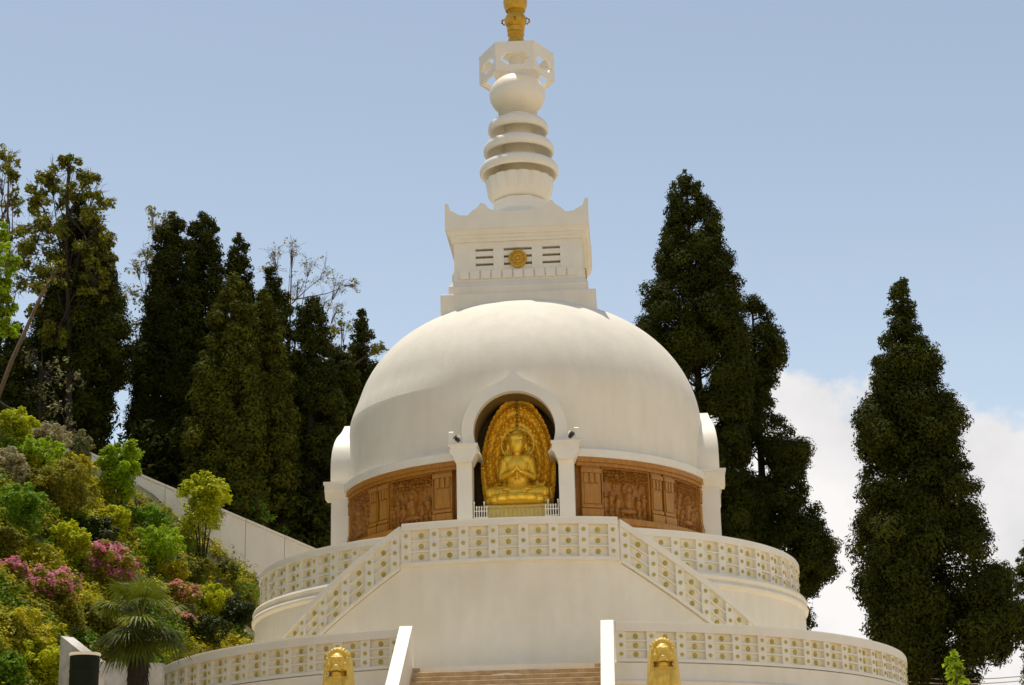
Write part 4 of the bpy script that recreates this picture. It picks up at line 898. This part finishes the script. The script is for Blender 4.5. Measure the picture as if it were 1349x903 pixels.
SH = [
 (195, 692, 30, 20, lf_green, 'rounded mixed green bush just below the far topiary', {}),
 (200, 724, 34, 24, lf_bright, 'dome of fresh green leaves between the two topiaries', {}),
 (150, 690, 18, 18, lf_lime, 'small yellow-green bush at the foot of the far topiary', {}),
 (46, 602, 38, 20, lf_bright, 'spreading vivid green bush high on the slope at left', {}),
 (20, 566, 22, 22, lf_lime, 'yellow-green bush at the top of the slope by the handrail', {}),
 (66, 582, 26, 18, lf_cream, 'cream variegated bush under the handrail', {}),
 (108, 600, 15, 26, lf_grey, 'thin grey-green upright plant against the wall coping', {}),
 (96, 622, 24, 20, lf_yel, 'yellow-topped bush between the cream bush and the far topiary', {}),
 (78, 655, 44, 34, lf_rust, 'large rusty olive bush in the middle of the upper slope', {}),
 (10, 620, 24, 24, lf_cream, 'pale dry-leaved bush at the left edge', {}),
 (125, 712, 26, 24, lf_dark, 'dark leafy bush behind the tall pink azalea', {}),
 (22, 680, 40, 32, lf_green, 'big deep green bush at the left edge of the slope', {}),
 (40, 640, 26, 16, lf_olive, 'low olive bush above the big deep green bush', {}),
 (86, 722, 26, 24, lf_lime, 'lime yellow bush between the two big pink azaleas', {}),
 (140, 752, 38, 30, lf_rust, 'tall azalea covered in pink blossom in the middle of the garden', dict(flowers=lf_pink)),
 (60, 780, 44, 24, lf_rust, 'wide azalea with pink blossom in the lower left garden', dict(flowers=lf_pink)),
 (14, 756, 15, 14, lf_rust, 'little pink azalea at the left edge', dict(flowers=lf_pink)),
 (236, 786, 24, 15, lf_rust, 'low salmon pink azalea right of the palm', dict(flowers=lf_coral)),
 (238, 820, 18, 8, lf_dark, 'flat patch of salmon blossom behind the palm', dict(flowers=lf_coral)),
 (300, 757, 14, 14, lf_dark, 'small clipped dark ball bush against the pale wall', dict(leaf=.06, dens=.35)),
 (274, 796, 26, 20, lf_lime, 'yellow-green bush below the lime topiary', {}),
 (255, 758, 24, 18, lf_olive, 'olive bush at the base of the lime topiary stems', {}),
 (308, 815, 24, 26, lf_dark, 'dark bush close to the left end of the upper terrace', {}),
 (328, 806, 10, 22, lf_olive, 'narrow pale-tipped shrub touching the terrace wall', {}),
 (225, 758, 20, 16, lf_yel, 'small yellowish bush under the dome of fresh leaves', {}),
 (32, 838, 40, 28, lf_yel, 'broad yellow bush in the lower left corner', {}),
 (52, 878, 34, 26, lf_lime, 'bushy lime shrub at the very bottom left', {}),
 (8, 890, 24, 24, lf_green, 'dark green shrub in the bottom left corner', {}),
 (84, 815, 26, 22, lf_rust, 'brownish dry bush above the slanting wing wall', {}),
 (130, 820, 30, 20, lf_olive, 'olive bush left of the palm crown', {}),
 (5, 720, 20, 22, lf_olive, 'olive leafy bush between the left-edge azalea and the big green bush', {}),
 (270, 835, 30, 20, lf_dark, 'dark leafy bush just above the lower balustrade', {}),
 (160, 860, 34, 18, lf_dark, 'dark bush hanging over the stained low wall', {}),
]
for i, (x, y, rx, ry, mm, lb, kw) in enumerate(SH):
    k = dict(leaf=.125); k.update(kw); rx, ry = rx * 1.12, ry * 1.12; bush('azalea' if 'flowers' in kw and 'azalea' in lb else 'shrub', lb, x, y, rx, ry, mm, 200 + 3 * i, group=GS, **k)
# ground cover over the slope
r = np.random.default_rng(31); pts = []
for _ in range(13500):
    x, y = r.uniform(-170, 345), r.uniform(520, 960)
    if y < np.interp(x, [-170, 0, 185, 300, 345], [500, 572, 655, 735, 780]) + 8: continue
    p = on_slope(x, y)
    if math.hypot(p[0], p[1]) < 13.9 or p[2] < 3: continue
    q = vnoise(p[0] * .8 + 3, p[1] * .8 + p[2] * .5, 5)
    if q < .30 and r.uniform() < .8: continue
    pts.append((p[0], p[1], p[2] + r.uniform(-.1, .25) + 1.1 * max(0, q - .35)))
C0 = np.array(pts); mix = np.array([vnoise(c[0] * .9, c[1] * .55 + c[2], 9) for c in C0]) + r.normal(0, .08, len(C0))
for q, (mm, nm, fr_) in enumerate(((lf_ground, 'olive ground cover plants filling the garden slope', (.3, .6)), (lf_dark2, 'green ground cover plants filling the garden slope', (-1, .3)), (lf_yel, 'yellowing ground cover plants filling the garden slope', (.6, 2)))):
    sel = C0[(mix >= fr_[0]) & (mix < fr_[1])]; P, D = clump_points(sel, r.uniform(.22, .5, len(sel)), 26, r); tag(leaf_mesh('ground_cover', P, .15, mm, None, 300 + q, asp=.55, tintv=.35, hue=.10, face=D + np.array([0, 0, .9])), nm, 'ground cover', kind='stuff')

# palm
pc = at(190, 818, -20); PT = thing('palm_tree', 'shaggy fan palm with a black trunk at lower left of the stupa', 'tree', (float(pc[0]), -20, base_z(-20)))
b = MB(); zz = np.linspace(base_z(-20) - .2, pc[2] - .15, 10); b.tube([(pc[0] - .12 + .02 * math.sin(k), -20, z) for k, z in enumerate(zz)], [.27 + .02 * math.sin(k * 2.1) for k in range(10)], 12)
r = np.random.default_rng(12)
for k in range(220):
    a = r.uniform(0, 2 * PI); z = r.uniform(zz[0], zz[-1] + .1); b.tube([(pc[0] - .12 + .24 * math.cos(a), -20 + .24 * math.sin(a), z), (pc[0] - .12 + .32 * math.cos(a), -20 + .32 * math.sin(a), z - r.uniform(.1, .3))], [.02, .006], 3)
b.build('trunk', palmbark, PT)
for k in range(46):
    a = r.uniform(0, 2 * PI); el = r.uniform(-.85, 1.35); Ls = r.uniform(.55, 1.05); dirv = Vector((math.cos(a) * math.cos(el), math.sin(a) * math.cos(el), math.sin(el)))
    s = Vector((pc[0] - .1, -20, pc[2])); hub = s + dirv * Ls; hub.z -= .12; b = MB(); b.tube([s, s + dirv * Ls * .5, hub], [.022, .018, .014], 4)
    ax = (hub - s).normalized(); side = ax.cross(Vector((0, 0, 1))).normalized(); up_ = side.cross(ax)
    for q in range(22):
        t = -1.9 + 3.8 * q / 21; dd = (ax * math.cos(t) + side * math.sin(t)).normalized(); ln = r.uniform(.55, .85); w_ = (side * math.cos(t) - ax * math.sin(t)) * .028
        p0 = hub; p1 = hub + dd * ln * .55 + up_ * .03; p2 = hub + dd * ln + Vector((0, 0, -.14 - .1 * r.uniform())); b.add([p0 - w_ * .3, p0 + w_ * .3, p1 + w_, p1 - w_, p2], [(0, 1, 2, 3), (3, 2, 4)])
    o = b.build('frond', lf_palm, PT, fix=False)
    ca = o.data.color_attributes.new('tint', 'FLOAT_COLOR', 'POINT'); tv = r.uniform(.5, 1.5) if el > -.2 else r.uniform(.35, .8); ca.data.foreach_set('color', [tv * 1.0, tv, tv, 1.0] * len(o.data.vertices))
